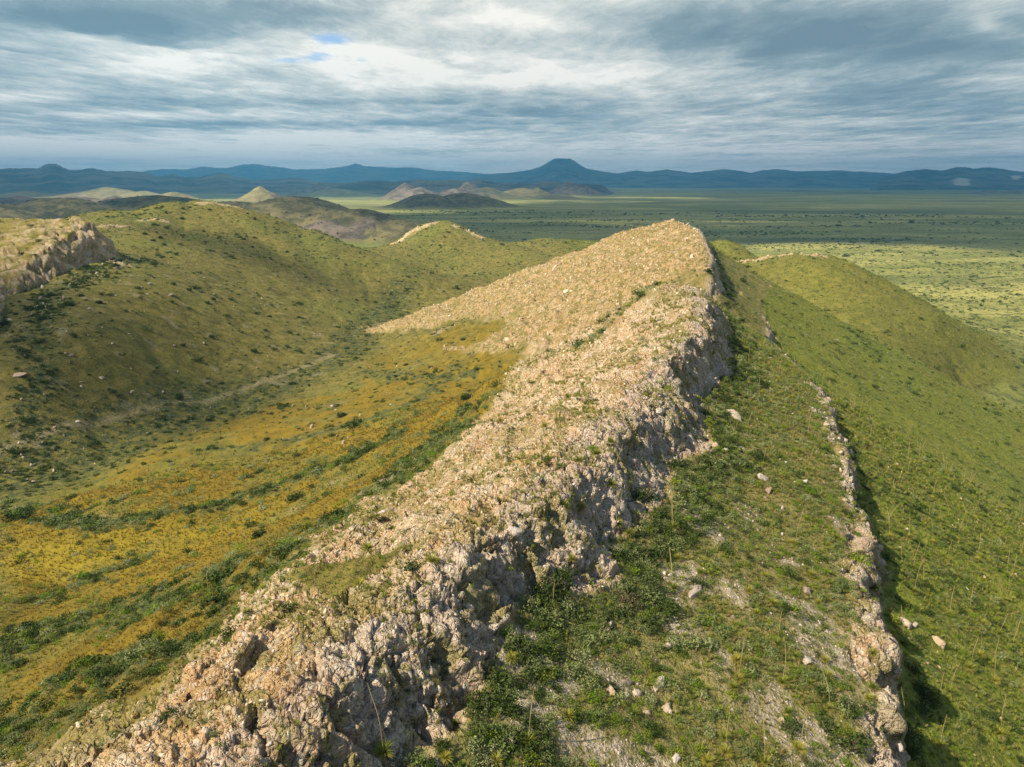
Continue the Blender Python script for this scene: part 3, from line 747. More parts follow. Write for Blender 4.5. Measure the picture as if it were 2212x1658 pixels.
mountain('mountain_range', 'low dark hills at the foot of the far ranges near the centre',
         [(640, 412), (680, 399), (705, 395), (740, 397), (775, 393), (810, 391), (850, 394), (900, 389), (940, 391), (975, 389), (1010, 392), (1040, 389), (1075, 396), (1120, 397), (1180, 393), (1230, 396), (1270, 399), (1330, 404)], 8600, 1500, 51, 1.4)

# ------------------------------------------------------------------ cloud deck and haze
def cloud_material():
    m, nt, b = mat('cloud'); g = NT(nt)
    nt.nodes.remove(b)
    out = nt.nodes['Material Output']
    P = g.vmul(g.n('ShaderNodeNewGeometry').outputs['Position'], (0.001, 0.00048, 0.001))
    Cc = g.sep(g.attr('mask_a').outputs['Color'])
    W = g.vadd(P, g.vmul(g.noise(P, 0.9, 4, col=True), (0.7, 0.7, 0)))
    n1 = g.noise(W, 0.22, 6, 0.62); n2 = g.noise(W, 1.35, 10, 0.72, 0.2); n3 = g.noise(g.vmul(W, (0.5, 1.0, 1)), 0.10, 5, 0.6)
    th = g.math('ADD', g.math('MULTIPLY', n1, 0.38), g.math('ADD', g.math('MULTIPLY', n2, 0.50), g.math('MULTIPLY', n3, 0.12)))
    # brightness: thin cloud is bright, thick cloud is grey blue
    br = g.math('ADD', g.math('SUBTRACT', Cc[1], 0.5), th)
    colr = g.ramp(br, [(0.28, (0.165, 0.235, 0.275)), (0.41, (0.26, 0.335, 0.365)), (0.50, (0.43, 0.485, 0.485)), (0.58, (0.63, 0.65, 0.61)), (0.68, (0.93, 0.89, 0.81))])
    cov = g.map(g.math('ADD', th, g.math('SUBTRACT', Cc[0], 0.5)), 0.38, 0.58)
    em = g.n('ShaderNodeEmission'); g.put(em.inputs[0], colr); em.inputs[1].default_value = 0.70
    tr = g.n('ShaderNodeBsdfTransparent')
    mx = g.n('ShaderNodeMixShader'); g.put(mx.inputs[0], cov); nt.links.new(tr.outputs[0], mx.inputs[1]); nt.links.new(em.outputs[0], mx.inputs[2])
    nt.links.new(mx.outputs[0], out.inputs[0])
    m.cycles.emission_sampling = 'NONE'
    return m
CLOUD_Z = 1700.0
def cloud_deck():
    """one sheet with billows hanging from it: thin between the billows (bright), thick in them (grey)"""
    ra = np.r_[np.geomspace(150, 5200, 110)[:-1], np.geomspace(5200, 60000, 320)[:-1], np.geomspace(60000, 170000, 20)]
    aa = np.radians(np.r_[np.linspace(-180, -43, 80)[:-1], np.linspace(-43, 43, 400)[:-1], np.linspace(43, 180, 80)])
    X = (np.sin(aa)[None, :]*ra[:, None]).ravel(); Y = (np.cos(aa)[None, :]*ra[:, None]).ravel()
    R_ = np.hypot(X, Y)
    b_ = 0.0; am = 1.0; nn = 0.0
    wx = X + 500*fbm(X, Y, 2600, 3, 221); wy = Y + 500*fbm(X, Y, 2600, 3, 222)
    for o, L in enumerate((2800, 1450, 760, 400, 210)):
        b_ = b_ + am*np.abs(perlin(wx/L + 3*o, wy/(L*1.5) + 7*o, 230+o))*np.clip(L/(0.012*R_), 0, 1); nn += am; am *= 0.62
    b_ = b_/nn*2.2
    puff = sstep(-0.35, 0.35, fbm(X*0.8, Y*0.5, 9000, 2, 240) + 0.25)*sstep(45000, 16000, R_)
    Z = CLOUD_Z - (X*X + Y*Y)/(2*2.2e7) - 70*b_*(0.25 + 0.75*puff)*sstep(3000, 6000, R_)
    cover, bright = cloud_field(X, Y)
    bright = bright + (0.45-b_)*0.13*(0.2 + 0.8*puff) + 0.02
    na = len(aa); i = (np.arange(len(ra)-1)[:, None]*na + np.arange(na-1)[None, :]).ravel()
    me = make_mesh('clouds', np.c_[X, Y, Z], np.c_[i, i+1, i+1+na, i+na], cloud_material())
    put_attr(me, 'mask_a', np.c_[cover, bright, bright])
    return link('clouds', me, kind='structure', label='broken grey and white cloud layer over the whole land')
CLOUD_MASSES = [(100, 25, 300, 50, -.15), (480, 35, 330, 48, -.15), (1480, 60, 240, 55, -.15), (1830, 50, 330, 70, -.17), (2060, 115, 160, 36, -.12), (200, 222, 420, 13, -.15), (620, 266, 420, 11, -.16),
                (100, 290, 320, 14, -.09), (950, 215, 350, 25, -.05), (2080, 215, 260, 60, -.09), (370, 130, 130, 30, .15), (850, 110, 210, 70, .11), (1150, 40, 180, 40, .08), (1250, 140, 320, 40, .05), (1620, 65, 55, 40, .12),
                (2100, 145, 170, 36, .13), (2150, 45, 30, 26, .10), (50, 325, 600, 25, .11), (620, 298, 240, 12, .10), (550, 190, 330, 24, .06), (60, 75, 200, 18, .10), (1050, 330, 900, 30, .04), (1150, 165, 250, 20, .06)]
CLOUD_GAPS = [(735, 82, 62, 20), (690, 120, 45, 16), (600, 126, 48, 8), (795, 125, 30, 10)]
CLOUD_SHADE_PATCHES = [(-185, 310, 120, 100, .42), (-120, 570, 110, 80, .28), (-250, 620, 80, 60, .15), (-60, 250, 60, 60, .18), (90, 260, 60, 60, .16), (40, 170, 30, 60, .06), (-60, 900, 400, 140, .05), (-1250, 3600, 900, 900, -.35), (-2600, 4600, 1500, 900, -.25), (-400, 5200, 900, 700, .15)]
def cloud_field(x, y):
    """cover 0..1 (0.5 = leave to the fine noise) and brightness offset around 0.5"""
    cov = 0.62 + 0.25*fbm(x, y, 5200, 3, 201)
    bri = 0.50 + 0.13*fbm(x*0.6, y, 13000, 3, 202) + 0.07*fbm(x, y*0.6, 4500, 3, 204)
    r = np.hypot(x, y); az_ = np.degrees(np.arctan2(x, y))
    # elevation angle at which the layer is seen from here, in display rows
    cov = cov + 0.10*sstep(5500, 8000, r)
    z_ = CLOUD_Z - (x*x + y*y)/(2*2.2e7)
    U, V, dep = project(x, np.maximum(y, 10), z_)
    U = U + 60*fbm(x, y*0.4, 3000, 3, 207); V = V + 12*fbm(x, y*0.4, 3000, 3, 208)
    for (bu, bv, su, sv, am) in CLOUD_MASSES:
        bri = bri + 1.15*am*np.exp(-((U-bu)/su)**2 - ((V-bv)/sv)**2)*(y > 100)
    for (bu, bv, su, sv) in CLOUD_GAPS:
        cov = cov - 0.27*np.exp(-((U-bu)/su)**2 - ((V-bv)/sv)**2)*(y > 100)
    bri = bri + 0.10*sstep(14000, 40000, r)
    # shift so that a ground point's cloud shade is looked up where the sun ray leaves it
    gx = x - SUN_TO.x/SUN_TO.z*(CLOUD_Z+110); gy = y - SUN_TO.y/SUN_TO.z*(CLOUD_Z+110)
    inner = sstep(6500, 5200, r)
    open_ = sstep(1500, 900, np.hypot(gx-50, gy-250)*(1+0.3*fbm(gx, gy, 900, 3, 5)))  # cover thinned out of view so that sun reaches the ridge
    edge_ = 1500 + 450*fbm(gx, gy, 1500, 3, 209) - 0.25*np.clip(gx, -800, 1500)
    band = sstep(-120, 120, gy-edge_)*sstep(4400, 3700, gy - 2600*sstep(300, 2500, gx) + 500*fbm(gx, gy, 1800, 3, 210))  # thick strip of unseen cover, set by hand to shade the plain
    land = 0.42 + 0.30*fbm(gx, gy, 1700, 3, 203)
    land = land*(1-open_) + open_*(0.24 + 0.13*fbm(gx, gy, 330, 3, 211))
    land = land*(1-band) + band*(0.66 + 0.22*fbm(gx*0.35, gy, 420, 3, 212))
    for (cx_, cy_, rx_, ry_, am) in CLOUD_SHADE_PATCHES:
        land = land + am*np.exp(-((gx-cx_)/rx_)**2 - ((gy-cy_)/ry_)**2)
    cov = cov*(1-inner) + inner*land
    return np.clip(cov, 0, 1.2), np.clip(bri, 0, 1)
cloud_deck()

def haze():
    m, nt, b = mat('haze'); g = NT(nt); nt.nodes.remove(b)
    v = g.n('ShaderNodeVolumePrincipled')
    v.inputs['Color'].default_value = (0.16, 0.56, 1.0, 1)
    v.inputs['Density'].default_value = HAZE
    v.inputs['Anisotropy'].default_value = 0.0
    nt.links.new(v.outputs[0], nt.nodes['Material Output'].inputs['Volume'])
    X0, X1, Y0, Y1, Z0, Z1 = -30000, 30000, -4000, 34000, -135, 900
    vv = [(x, y, z) for x in (X0, X1) for y in (Y0, Y1) for z in (Z0, Z1)]
    ff = [(0, 1, 3, 2), (4, 6, 7, 5), (0, 4, 5, 1), (2, 3, 7, 6), (0, 2, 6, 4), (1, 5, 7, 3)]
    return link('haze', make_mesh('haze', vv, ff, m, smooth=False), kind='stuff', label='thin blue air between here and the mountains')
haze()
# ------------------------------------------------------------------ scattered things
def leaf_material(name, c0, c1, c2, trans=0.25):
    m, nt, b = mat(name); g = NT(nt)
    rnd = g.n('ShaderNodeObjectInfo').outputs['Random']
    P = g.n('ShaderNodeNewGeometry').outputs['Position']
    rp = g.n('ShaderNodeNewGeometry').outputs['Random Per Island']
    c = g.ramp(rnd, [(0.0, c0), (0.5, c1), (1.0, c2)])
    c = g.mix(g.map(rp, 0, 1, 0.0, 0.5), c, g.mix(1.0, c, (0.5, 0.5, 0.45), 'MULTIPLY'))
    g.put(b.inputs['Base Color'], c)
    b.inputs['Roughness'].default_value = 0.75
    tl = g.n('ShaderNodeBsdfTranslucent'); g.put(tl.inputs[0], c)
    mx = g.n('ShaderNodeMixShader'); mx.inputs[0].default_value = trans
    nt.links.new(b.outputs[0], mx.inputs[1]); nt.links.new(tl.outputs[0], mx.inputs[2])
    nt.links.new(mx.outputs[0], nt.nodes['Material Output'].inputs[0])
    return m
def stone_material(name, tan, white, dark):
    m, nt, b = mat(name); g = NT(nt)
    rnd = g.n('ShaderNodeObjectInfo').outputs['Random']
    P = g.n('ShaderNodeNewGeometry').outputs['Position']
    n = g.noise(P, 3.0, 4, 0.7); n2 = g.noise(P, 14.0, 3, 0.7)
    c = g.ramp(rnd, [(0.0, dark), (0.3, tan), (0.65, g_mixc(tan, white)), (1.0, white)])
    c = g.mix(g.map(n, 0.5, 0.68, 0, 0.8), c, tan)
    c = g.mix(g.map(n2, 0.30, 0.45, 0.6, 0), c, dark)
    g.put(b.inputs['Base Color'], c)
    g.put(b.inputs['Normal'], g.bump(g.math('ADD', n, g.math('MULTIPLY', n2, 0.4)), 0.15, 0.9))
    return m
def g_mixc(a, b): return tuple((p+q)/2 for p, q in zip(a, b))
M_STONE = stone_material('stone', (0.51, 0.36, 0.215), (0.66, 0.57, 0.45), (0.28, 0.19, 0.12))
M_STONE_C = stone_material('cliff_stone', (0.45, 0.34, 0.26), (0.62, 0.55, 0.48), (0.24, 0.18, 0.14))
M_STONE_L = stone_material('valley_stone', (0.36, 0.27, 0.20), (0.50, 0.44, 0.38), (0.20, 0.16, 0.13))
M_BOULDER = stone_material('boulder', (0.42, 0.305, 0.205), (0.50, 0.43, 0.355), (0.20, 0.15, 0.115))
M_BOULDER_C = stone_material('pale_boulder', (0.38, 0.305, 0.245), (0.52, 0.465, 0.41), (0.19, 0.155, 0.13))
M_DARK = leaf_material('dark_leaves', (0.036, 0.062, 0.015), (0.054, 0.088, 0.018), (0.090, 0.125, 0.028), 0.25)
M_SAGE = leaf_material('sage_leaves', (0.15, 0.20, 0.065), (0.22, 0.27, 0.095), (0.36, 0.39, 0.19), 0.35)
M_BRIGHT = leaf_material('bright_leaves', (0.14, 0.24, 0.02), (0.19, 0.29, 0.025), (0.29, 0.33, 0.04), 0.35)
M_TWIG = leaf_material('dry_twigs', (0.15, 0.11, 0.060), (0.19, 0.145, 0.08), (0.24, 0.20, 0.10))
M_GRASS = leaf_material('grass_blades', (0.20, 0.28, 0.035), (0.32, 0.37, 0.055), (0.50, 0.45, 0.14), 0.45)
M_STRAW = leaf_material('straw_blades', (0.30, 0.23, 0.08), (0.43, 0.33, 0.12), (0.52, 0.43, 0.20), 0.4)
M_OCHRE = leaf_material('ochre_blades', (0.26, 0.18, 0.02), (0.36, 0.25, 0.028), (0.40, 0.32, 0.05), 0.4)
M_SOTOL = leaf_material('sotol_blades', (0.19, 0.24, 0.035), (0.28, 0.30, 0.045), (0.42, 0.38, 0.07), 0.35)
M_STALK = leaf_material('flower_stalk', (0.36, 0.29, 0.13), (0.42, 0.34, 0.16), (0.46, 0.38, 0.19), 0.1)
M_BARK = leaf_material('bark', (0.08, 0.06, 0.045), (0.10, 0.075, 0.055), (0.12, 0.09, 0.065), 0.0)

def leafball(seed, n, leaf, flat=0.75, lobes=7, hollow=0.55):
    """a loose crown: leaf-sized faces spread over several lobes, about 1 m in radius, standing on z = 0"""
    q = np.random.default_rng(seed)
    L = q.normal(size=(lobes, 3)); L /= np.linalg.norm(L, axis=1)[:, None]; L[:, 2] = np.abs(L[:, 2])*0.8 + 0.05
    L = L*q.uniform(0.25, 0.6, (lobes, 1)); lr = q.uniform(0.32, 0.55, lobes)
    k = q.integers(0, lobes, n)
    d = q.normal(size=(n, 3)); d /= np.linalg.norm(d, axis=1)[:, None]
    c = L[k] + d*(lr[k]*q.uniform(hollow, 1.08, n))[:, None]
    c[:, 2] = np.abs(c[:, 2]*flat)
    nrm = d + q.normal(size=(n, 3))*0.7; nrm /= np.linalg.norm(nrm, axis=1)[:, None]
    a = np.cross(nrm, q.normal(size=(n, 3))); a /= np.linalg.norm(a, axis=1)[:, None]; b2 = np.cross(nrm, a)
    sz = leaf*q.uniform(0.6, 1.4, n)[:, None]
    V = np.stack([c-a*sz, c+b2*sz*0.55, c+a*sz, c-b2*sz*0.55], 1).reshape(-1, 3)
    V[:, 2] = np.maximum(V[:, 2], 0)
    return V, np.arange(4*n).reshape(n, 4)
def tuft(seed, n, spread=0.5, w=0.045):
    q = np.random.default_rng(seed)
    az_ = q.uniform(0, 2*math.pi, n); lean = q.uniform(0.05, spread, n); h = q.uniform(0.55, 1.0, n)
    b0 = np.c_[np.cos(az_)*0.12*q.random(n), np.sin(az_)*0.12*q.random(n), np.zeros(n)-0.05]
    tip = b0 + np.c_[np.cos(az_)*lean, np.sin(az_)*lean, h]
    sd_ = np.c_[-np.sin(az_), np.cos(az_), np.zeros(n)]*w
    V = np.stack([b0-sd_, b0+sd_, tip], 1).reshape(-1, 3)
    return V, np.arange(3*n).reshape(n, 3)
def rockmesh(seed, sub=1, cuts=9):
    q = np.random.default_rng(seed)
    import bmesh
    bm = bmesh.new(); bmesh.ops.create_icosphere(bm, subdivisions=sub, radius=1.0)
    V = np.array([v.co[:] for v in bm.verts]); Fc = np.array([[v.index for v in f.verts] for f in bm.faces]); bm.free()
    for _ in range(cuts):
        d = q.normal(size=3); d /= np.linalg.norm(d); h = q.uniform(0.45, 0.8)
        over_ = np.maximum(V@d - h, 0); V -= over_[:, None]*d*0.92
    V *= np.array([1.15, q.uniform(0.55, 0.85), q.uniform(0.35, 0.6)])
    V += q.normal(size=V.shape)*0.03
    return V, Fc
def src(name, VF, m, smooth=False):
    return bpy.data.objects.new(name, make_mesh(name, VF[0], VF[1], m, smooth))
def kit(name, objs):
    c = bpy.data.collections.new(name)
    for o in objs: c.objects.link(o)
    return c
K_ROCK = kit('rock_kit', [src('stone', rockmesh(i, 1), M_STONE) for i in range(5)])
K_ROCKC = kit('cliff_rock_kit', [src('stone', rockmesh(i+40, 1), M_STONE_C) for i in range(4)])
K_ROCKL = kit('valley_rock_kit', [src('stone', rockmesh(i+20, 1), M_STONE_L) for i in range(3)])
K_DARK = kit('dark_kit', [src('shrub', leafball(i, 260, 0.085), M_DARK) for i in range(3)])
K_SAGE = kit('sage_kit', [src('shrub', leafball(i+5, 240, 0.075), M_SAGE) for i in range(3)])
K_BRIGHT = kit('bright_kit', [src('shrub', leafball(i+9, 220, 0.080), M_BRIGHT) for i in range(2)])
K_TWIG = kit('twig_kit', [src('shrub', leafball(i+13, 180, 0.055), M_TWIG) for i in range(2)])
K_GRASS = kit('grass_kit', [src('grass', tuft(i, 26), M_GRASS) for i in range(3)])
K_STRAW = kit('straw_kit', [src('grass', tuft(i+4, 26, 0.6), M_STRAW) for i in range(2)])
K_OCHRE = kit('ochre_kit', [src('grass', tuft(i+7, 26, 0.6, 0.06), M_OCHRE) for i in range(2)])

def scatter(name, label, pts, scale, kitc, tilt=0.25, full=False, **props):
    n = len(pts)
    me = bpy.data.meshes.new(name); me.vertices.add(n); me.vertices.foreach_set('co', np.asarray(pts, np.float32).ravel())
    rot = np.c_[rng.normal(0, tilt, n), rng.normal(0, tilt, n), rng.uniform(0, 6.283, n)] if not full else rng.uniform(0, 6.283, (n, 3))
    a = me.attributes.new('rot', 'FLOAT_VECTOR', 'POINT'); a.data.foreach_set('vector', rot.astype(np.float32).ravel())
    sc = np.asarray(scale); sc = np.repeat(sc[:, None], 3, 1)*rng.uniform(0.8, 1.2, (n, 3)) if sc.ndim == 1 else sc
    a = me.attributes.new('scl', 'FLOAT_VECTOR', 'POINT'); a.data.foreach_set('vector', sc.astype(np.float32).ravel())
    a = me.attributes.new('idx', 'INT', 'POINT'); a.data.foreach_set('value', rng.integers(0, 100, n).astype(np.int32))
    o = link(name, me, kind='stuff', label=label, **props)
    gt = bpy.data.node_groups.new(name, 'GeometryNodeTree')
    gt.interface.new_socket('Geometry', in_out='INPUT', socket_type='NodeSocketGeometry'); gt.interface.new_socket('Geometry', in_out='OUTPUT', socket_type='NodeSocketGeometry')
    N = gt.nodes.new; Lk = gt.links.new
    gi = N('NodeGroupInput'); go = N('NodeGroupOutput'); ip = N('GeometryNodeInstanceOnPoints'); ci = N('GeometryNodeCollectionInfo')
    ci.inputs['Collection'].default_value = kitc; ci.inputs['Separate Children'].default_value = True; ci.inputs['Reset Children'].default_value = True
    def na(nm, typ):
        q = N('GeometryNodeInputNamedAttribute'); q.data_type = typ; q.inputs[0].default_value = nm; return q.outputs[0]
    er = N('FunctionNodeEulerToRotation')
    Lk(gi.outputs[0], ip.inputs['Points']); Lk(ci.outputs[0], ip.inputs['Instance']); ip.inputs['Pick Instance'].default_value = True
    Lk(na('idx', 'INT'), ip.inputs['Instance Index']); Lk(na('rot', 'FLOAT_VECTOR'), er.inputs[0]); Lk(er.outputs[0], ip.inputs['Rotation'])
    Lk(na('scl', 'FLOAT_VECTOR'), ip.inputs['Scale']); Lk(ip.outputs[0], go.inputs[0])
    md = o.modifiers.new('scatter', 'NODES'); md.node_group = gt
    return o

# candidates: points on the terrain sheet itself, thinning with distance
_ring = np.hypot(GX0.reshape(NR, NA)[:, NA//2], GY0.reshape(NR, NA)[:, NA//2] + 20)
def candidates(n, r0, r1, power, half=41):
    uu = rng.random(n)
    rr_ = (r0**power + uu*(r1**power - r0**power))**(1/power)
    row = np.interp(rr_, _ring, np.arange(NR)); colf = np.interp(np.radians(rng.uniform(-half, half, n)), az, np.arange(NA))
    i0 = np.minimum(row.astype(int), NR-2); j0 = np.minimum(colf.astype(int), NA-2); fr = row-i0; fc = colf-j0
    q = i0*NA + j0
    def lerp(G): return (G[q]*(1-fr) + G[q+NA]*fr)*(1-fc) + (G[q+1]*(1-fr) + G[q+NA+1]*fr)*fc
    x, y, z = lerp(GX), lerp(GY), lerp(GZ)
    M = {k: v[q] for k, v in GM.items()}
    E = {k: v[q] for k, v in GE.items()}
    return x, y, z, M, GA[q], GB[q], GC[q], E
def pick(p): return rng.random(len(p)) < p
_XYZ = lambda c, k, dz=0.0: np.c_[c[0][k], c[1][k], c[2][k] + dz]

# near ground: 18..210 m
c1 = candidates(330000, 18, 210, 1.25)
x, y, z, M, A, B, C, E = c1
r = np.hypot(x, y); rock = A[:, 0]; cl = fbm(x, y, 5.0, 3, 301); cl2 = fbm(x, y, 11.0, 3, 302)
open_g = (1-rock)*(1-E['pale'])
left = (M['s'] < 0)
bench = M['bench'] > 0.5; slope = M['slope'] > 0.5
# green and straw grass
k = pick(np.where(bench | slope, open_g*0.26*sstep(-0.6, 0.3, cl), np.where(left & (rock < 0.5), 0.12*(1-E['orange']), 0.30*sstep(-0.1, 0.35, cl2))))
scatter('grass', 'green grass tufts over the bench and the steep slope', _XYZ(c1, k), (0.22 + 0.0022*r[k])*rng.uniform(0.6, 1.35, k.sum()), K_GRASS)
k = pick(np.where(bench, open_g*0.30*sstep(0.4, -0.3, cl2), np.where(slope, 0.07*open_g, 0.16*rock*sstep(-0.15, 0.4, cl2) + 0.04)))
scatter('dry_grass', 'straw coloured dry grass between the stones', _XYZ(c1, k), (0.18 + 0.002*r[k])*rng.uniform(0.6, 1.3, k.sum()), K_STRAW)
k = pick(np.where(left & (rock < 0.5), E['orange']*0.13, 0.0))
scatter('orange_grass', 'orange dry grass covering the valley slope', _XYZ(c1, k), (0.16 + 0.002*r[k])*rng.uniform(0.6, 1.3, k.sum()), K_OCHRE)
# loose stone on bare rock and scree
k = pick(rock*0.42 + E['pale']*0.42*(M['bench'] > 0.5) + 0.10*bench*sstep(-0.3, 0.5, cl2) + 0.015*slope)
cf = (M['cliff'] > 0.4) | (M['bench'] > 0.5)
for nm, lb, kk, ki in (('loose_stones', 'tan broken stone covering the long face of the ridge', k & ~cf, K_ROCK), ('loose_stones', 'pale pinkish broken stone on the cliff, the ledge and the scree', k & cf, K_ROCKC)):
    n = kk.sum(); size = (0.050 + 0.0010*r[kk])*np.exp(rng.normal(0, 0.42, n))
    scatter(nm, lb, _XYZ(c1, kk) + np.c_[0*size, 0*size, -0.2*size], size, ki, full=True)
# low shrubs
dn = E['dense']
k = pick(np.where(bench, open_g*(0.05 + 0.12*sstep(-0.1, 0.5, cl)) + 0.08*dn, np.where(slope, 0.05 + 0.05*dn, 0.06*dn*(1-rock) + 0.004 + 0.010*rock*sstep(0.1, 0.4, cl2))))
scatter('sage_shrubs', 'grey green low shrubs', _XYZ(c1, k), (np.where(bench[k], 0.40, 0.24) + np.where(left[k] & (rock[k] < 0.5), 0.0050, 0.0016)*r[k])*np.exp(rng.normal(0, 0.35, k.sum())), K_SAGE, 0.15)
k = pick(np.where(bench, open_g*(0.03 + 0.07*sstep(0.0, 0.5, -cl)) + 0.02*dn, np.where(slope, 0.04, 0.020*dn*(1-rock) + 0.002)))
scatter('green_shrubs', 'bright green low shrubs', _XYZ(c1, k), (np.where(bench[k], 0.30, 0.22) + np.where(left[k] & (rock[k] < 0.5), 0.0042, 0.0014)*r[k])*np.exp(rng.normal(0, 0.35, k.sum())), K_BRIGHT, 0.15)
k = pick(np.where(bench, 0.008 + 0.12*dn*dn, np.where(slope, 0.012 + 0.04*dn, 0.035*dn*(1-rock) + 0.001 + 0.006*rock*sstep(0.1, 0.4, cl2))))
scatter('dark_shrubs', 'dark green shrubs along the washes and the cliff foot', _XYZ(c1, k), (0.38 + np.where(left[k] & (rock[k] < 0.5), 0.0050, 0.0016)*r[k])*np.exp(rng.normal(0, 0.35, k.sum())), K_DARK, 0.15)
k = pick(np.where(bench, 0.006, 0.004))
scatter('dry_shrubs', 'brown leafless low shrubs', _XYZ(c1, k), (0.25 + 0.001*r[k])*np.exp(rng.normal(0, 0.3, k.sum())), K_TWIG, 0.15)

# middle distance: 190..1250 m
c2 = candidates(260000, 190, 1250, 0.9, 40)
x, y, z, M, A, B, C, E = c2
r = np.hypot(x, y); rock = A[:, 0]; dn = E['dense']; cl2 = fbm(x, y, 30.0, 3, 305); pl = E['plain']
grn = (1-rock)
k = pick(0.45*E['band'] + grn*(0.10*dn + 0.012 + 0.05*sstep(0.0, 0.6, cl2)) + pl*0.015)
scatter('far_dark_shrubs', 'dark shrubs dotted over valley, hills and plain', _XYZ(c2, k), (0.55 + 0.0011*r[k])*np.exp(rng.normal(0, 0.4, k.sum())), K_DARK, 0.1)
k = pick(grn*(0.12*dn + 0.05 + 0.05*(x > 60)) + pl*0.02)
scatter('far_sage_shrubs', 'grey green shrubs dotted over valley, hills and plain', _XYZ(c2, k), (0.4 + 0.0010*r[k])*np.exp(rng.normal(0, 0.4, k.sum())), K_SAGE, 0.1)
k = pick(np.where(rock > 0.4, 0.26, 0.0)*(M['ridge'] > 0.3) + M['rib']*0.5)
n = k.sum(); size = (0.08 + 0.0010*r[k])*np.exp(rng.normal(0, 0.5, n))
scatter('far_loose_stones', 'pale broken stone on the far end of the ridge', _XYZ(c2, k), size, K_ROCK, full=True)
k = pick(np.where((x < 0) & (M['s'] < -60) & (r < 620) & (rock < 0.5) & (z > -84), 0.010*sstep(-0.3, 0.5, cl2), 0) + 0.12*E['band'])
scatter('valley_stones', 'scattered pale stones on the hillside left of the valley', _XYZ(c2, k), 0.55*np.exp(rng.normal(0, 0.5, k.sum())), K_ROCKL, full=True)
k = pick(grn*(0.11 + 0.22*(x > 50))*(1-pl))
scatter('far_grass', 'grass clumps on the far slopes', _XYZ(c2, k), (0.15 + 0.0018*r[k])*rng.uniform(0.6, 1.3, k.sum()), K_GRASS)
k = pick(np.where((rock > 0.4) & (M['s'] < 0) & (M['ridge'] > 0.3), 0.40, 0))
scatter('far_dry_grass', 'straw and green grass clumps over the far rock face', _XYZ(c2, k), (0.12 + 0.0014*r[k])*rng.uniform(0.6, 1.3, k.sum()), K_STRAW)
# open plain
c3 = candidates(60000, 450, 3200, 0.6, 38)
x, y, z, M, A, B, C, E = c3
r = np.hypot(x, y); cl = fbm(x*0.4, y, 160.0, 4, 311)
k = pick(E['plain']*(0.05 + 0.85*sstep(0.0, 0.35, cl)) + M['hill']*0.3*(1-M['hpale']))
scatter('plain_shrubs', 'creosote shrubs in streaks over the plain', _XYZ(c3, k), (0.5 + 0.0007*r[k])*np.exp(rng.normal(0, 0.5, k.sum())), K_DARK, 0.1)
# ------------------------------------------------------------------ things one can count: built once per kind, then copied
_o1 = 'first second third fourth fifth sixth seventh eighth ninth tenth eleventh twelfth thirteenth fourteenth fifteenth sixteenth seventeenth eighteenth nineteenth'.split()
_t1 = ['twent', 'thirt', 'fort', 'fift', 'sixt', 'sevent', 'eight', 'ninet']
ORD = _o1 + [w for t_ in _t1 for w in [t_ + 'ieth'] + [t_ + 'y-' + o_ for o_ in _o1[:9]]]
def new_obj(name, me, parent=None):
    o = bpy.data.objects.new(name, me); COL.objects.link(o); o.parent = parent
    return o
def copy_thing(root, loc, rotz, scale, tilt=(0, 0)):
    r_ = root.copy(); COL.objects.link(r_)
    r_.location = loc; r_.rotation_euler = (tilt[0], tilt[1], rotz); r_.scale = scale if hasattr(scale, '__len__') else (scale,)*3
    for ch in root.children:
        c = ch.copy(); COL.objects.link(c); c.parent = r_
    return r_
def tag(o, label, cat, group=None):
    o['label'] = label; o['category'] = cat
    if group: o['group'] = group
def tube(path, radii, sides=6):
    V = []; Fc = []
    P = np.array(path, float)
    for i, p in enumerate(P):
        d = P[min(i+1, len(P)-1)] - P[max(i-1, 0)]; d /= np.linalg.norm(d)
        a = np.cross(d, (0.3, 1, 0.1)); a /= np.linalg.norm(a); b2 = np.cross(d, a)
        for k in range(sides):
            an = 2*math.pi*k/sides; V.append(p + radii[i]*(a*math.cos(an) + b2*math.sin(an)))
    for i in range(len(P)-1):
        for k in range(sides):
            j = (k+1) % sides; Fc.append((i*sides+k, i*sides+j, (i+1)*sides+j, (i+1)*sides+k))
    return np.array(V), np.array(Fc)
def join(parts):
    V = []; Fc = []; n = 0
    for v, f in parts: V.append(v); Fc.append(f+n); n += len(v)
    return np.vstack(V), np.vstack(Fc)
def stems_mesh(seed, n=7, h=0.6, w=0.035):
    q = np.random.default_rng(seed); out = []
    for i in range(n):
        a = q.uniform(0, 6.28); L = q.uniform(0.5, 1)*h
        e = np.array([math.cos(a)*L*0.7, math.sin(a)*L*0.7, L])
        out.append(tube([(0, 0, -0.15), tuple(e*0.5 + q.normal(0, 0.04, 3)), tuple(e)], [w, w*0.7, w*0.3], 4))
    return join(out)
def sotol_leaves(seed, n=110, up=(0.15, 1.25), w=0.026, dry=False):
    q = np.random.default_rng(seed); V = []; Fc = []
    for i in range(n):
        a = q.uniform(0, 6.283); el = q.uniform(*up); L = q.uniform(0.75, 1.05)*(1 if not dry else 0.8)
        d = np.array([math.cos(a)*math.cos(el), math.sin(a)*math.cos(el), math.sin(el)])
        sd_ = np.array([-math.sin(a), math.cos(a), 0])*w
        b0 = d*0.06; m_ = d*L*0.55; t_ = d*L + np.array([0, 0, -0.18*L*math.cos(el)])
        k = len(V); V += [b0-sd_, b0+sd_, m_+sd_*0.8, m_-sd_*0.8, t_+sd_*0.1, t_-sd_*0.1]
        Fc += [(k, k+1, k+2, k+3), (k+3, k+2, k+4, k+5)]
    return np.array(V) + np.array([0, 0, 0.12]), np.array(Fc)
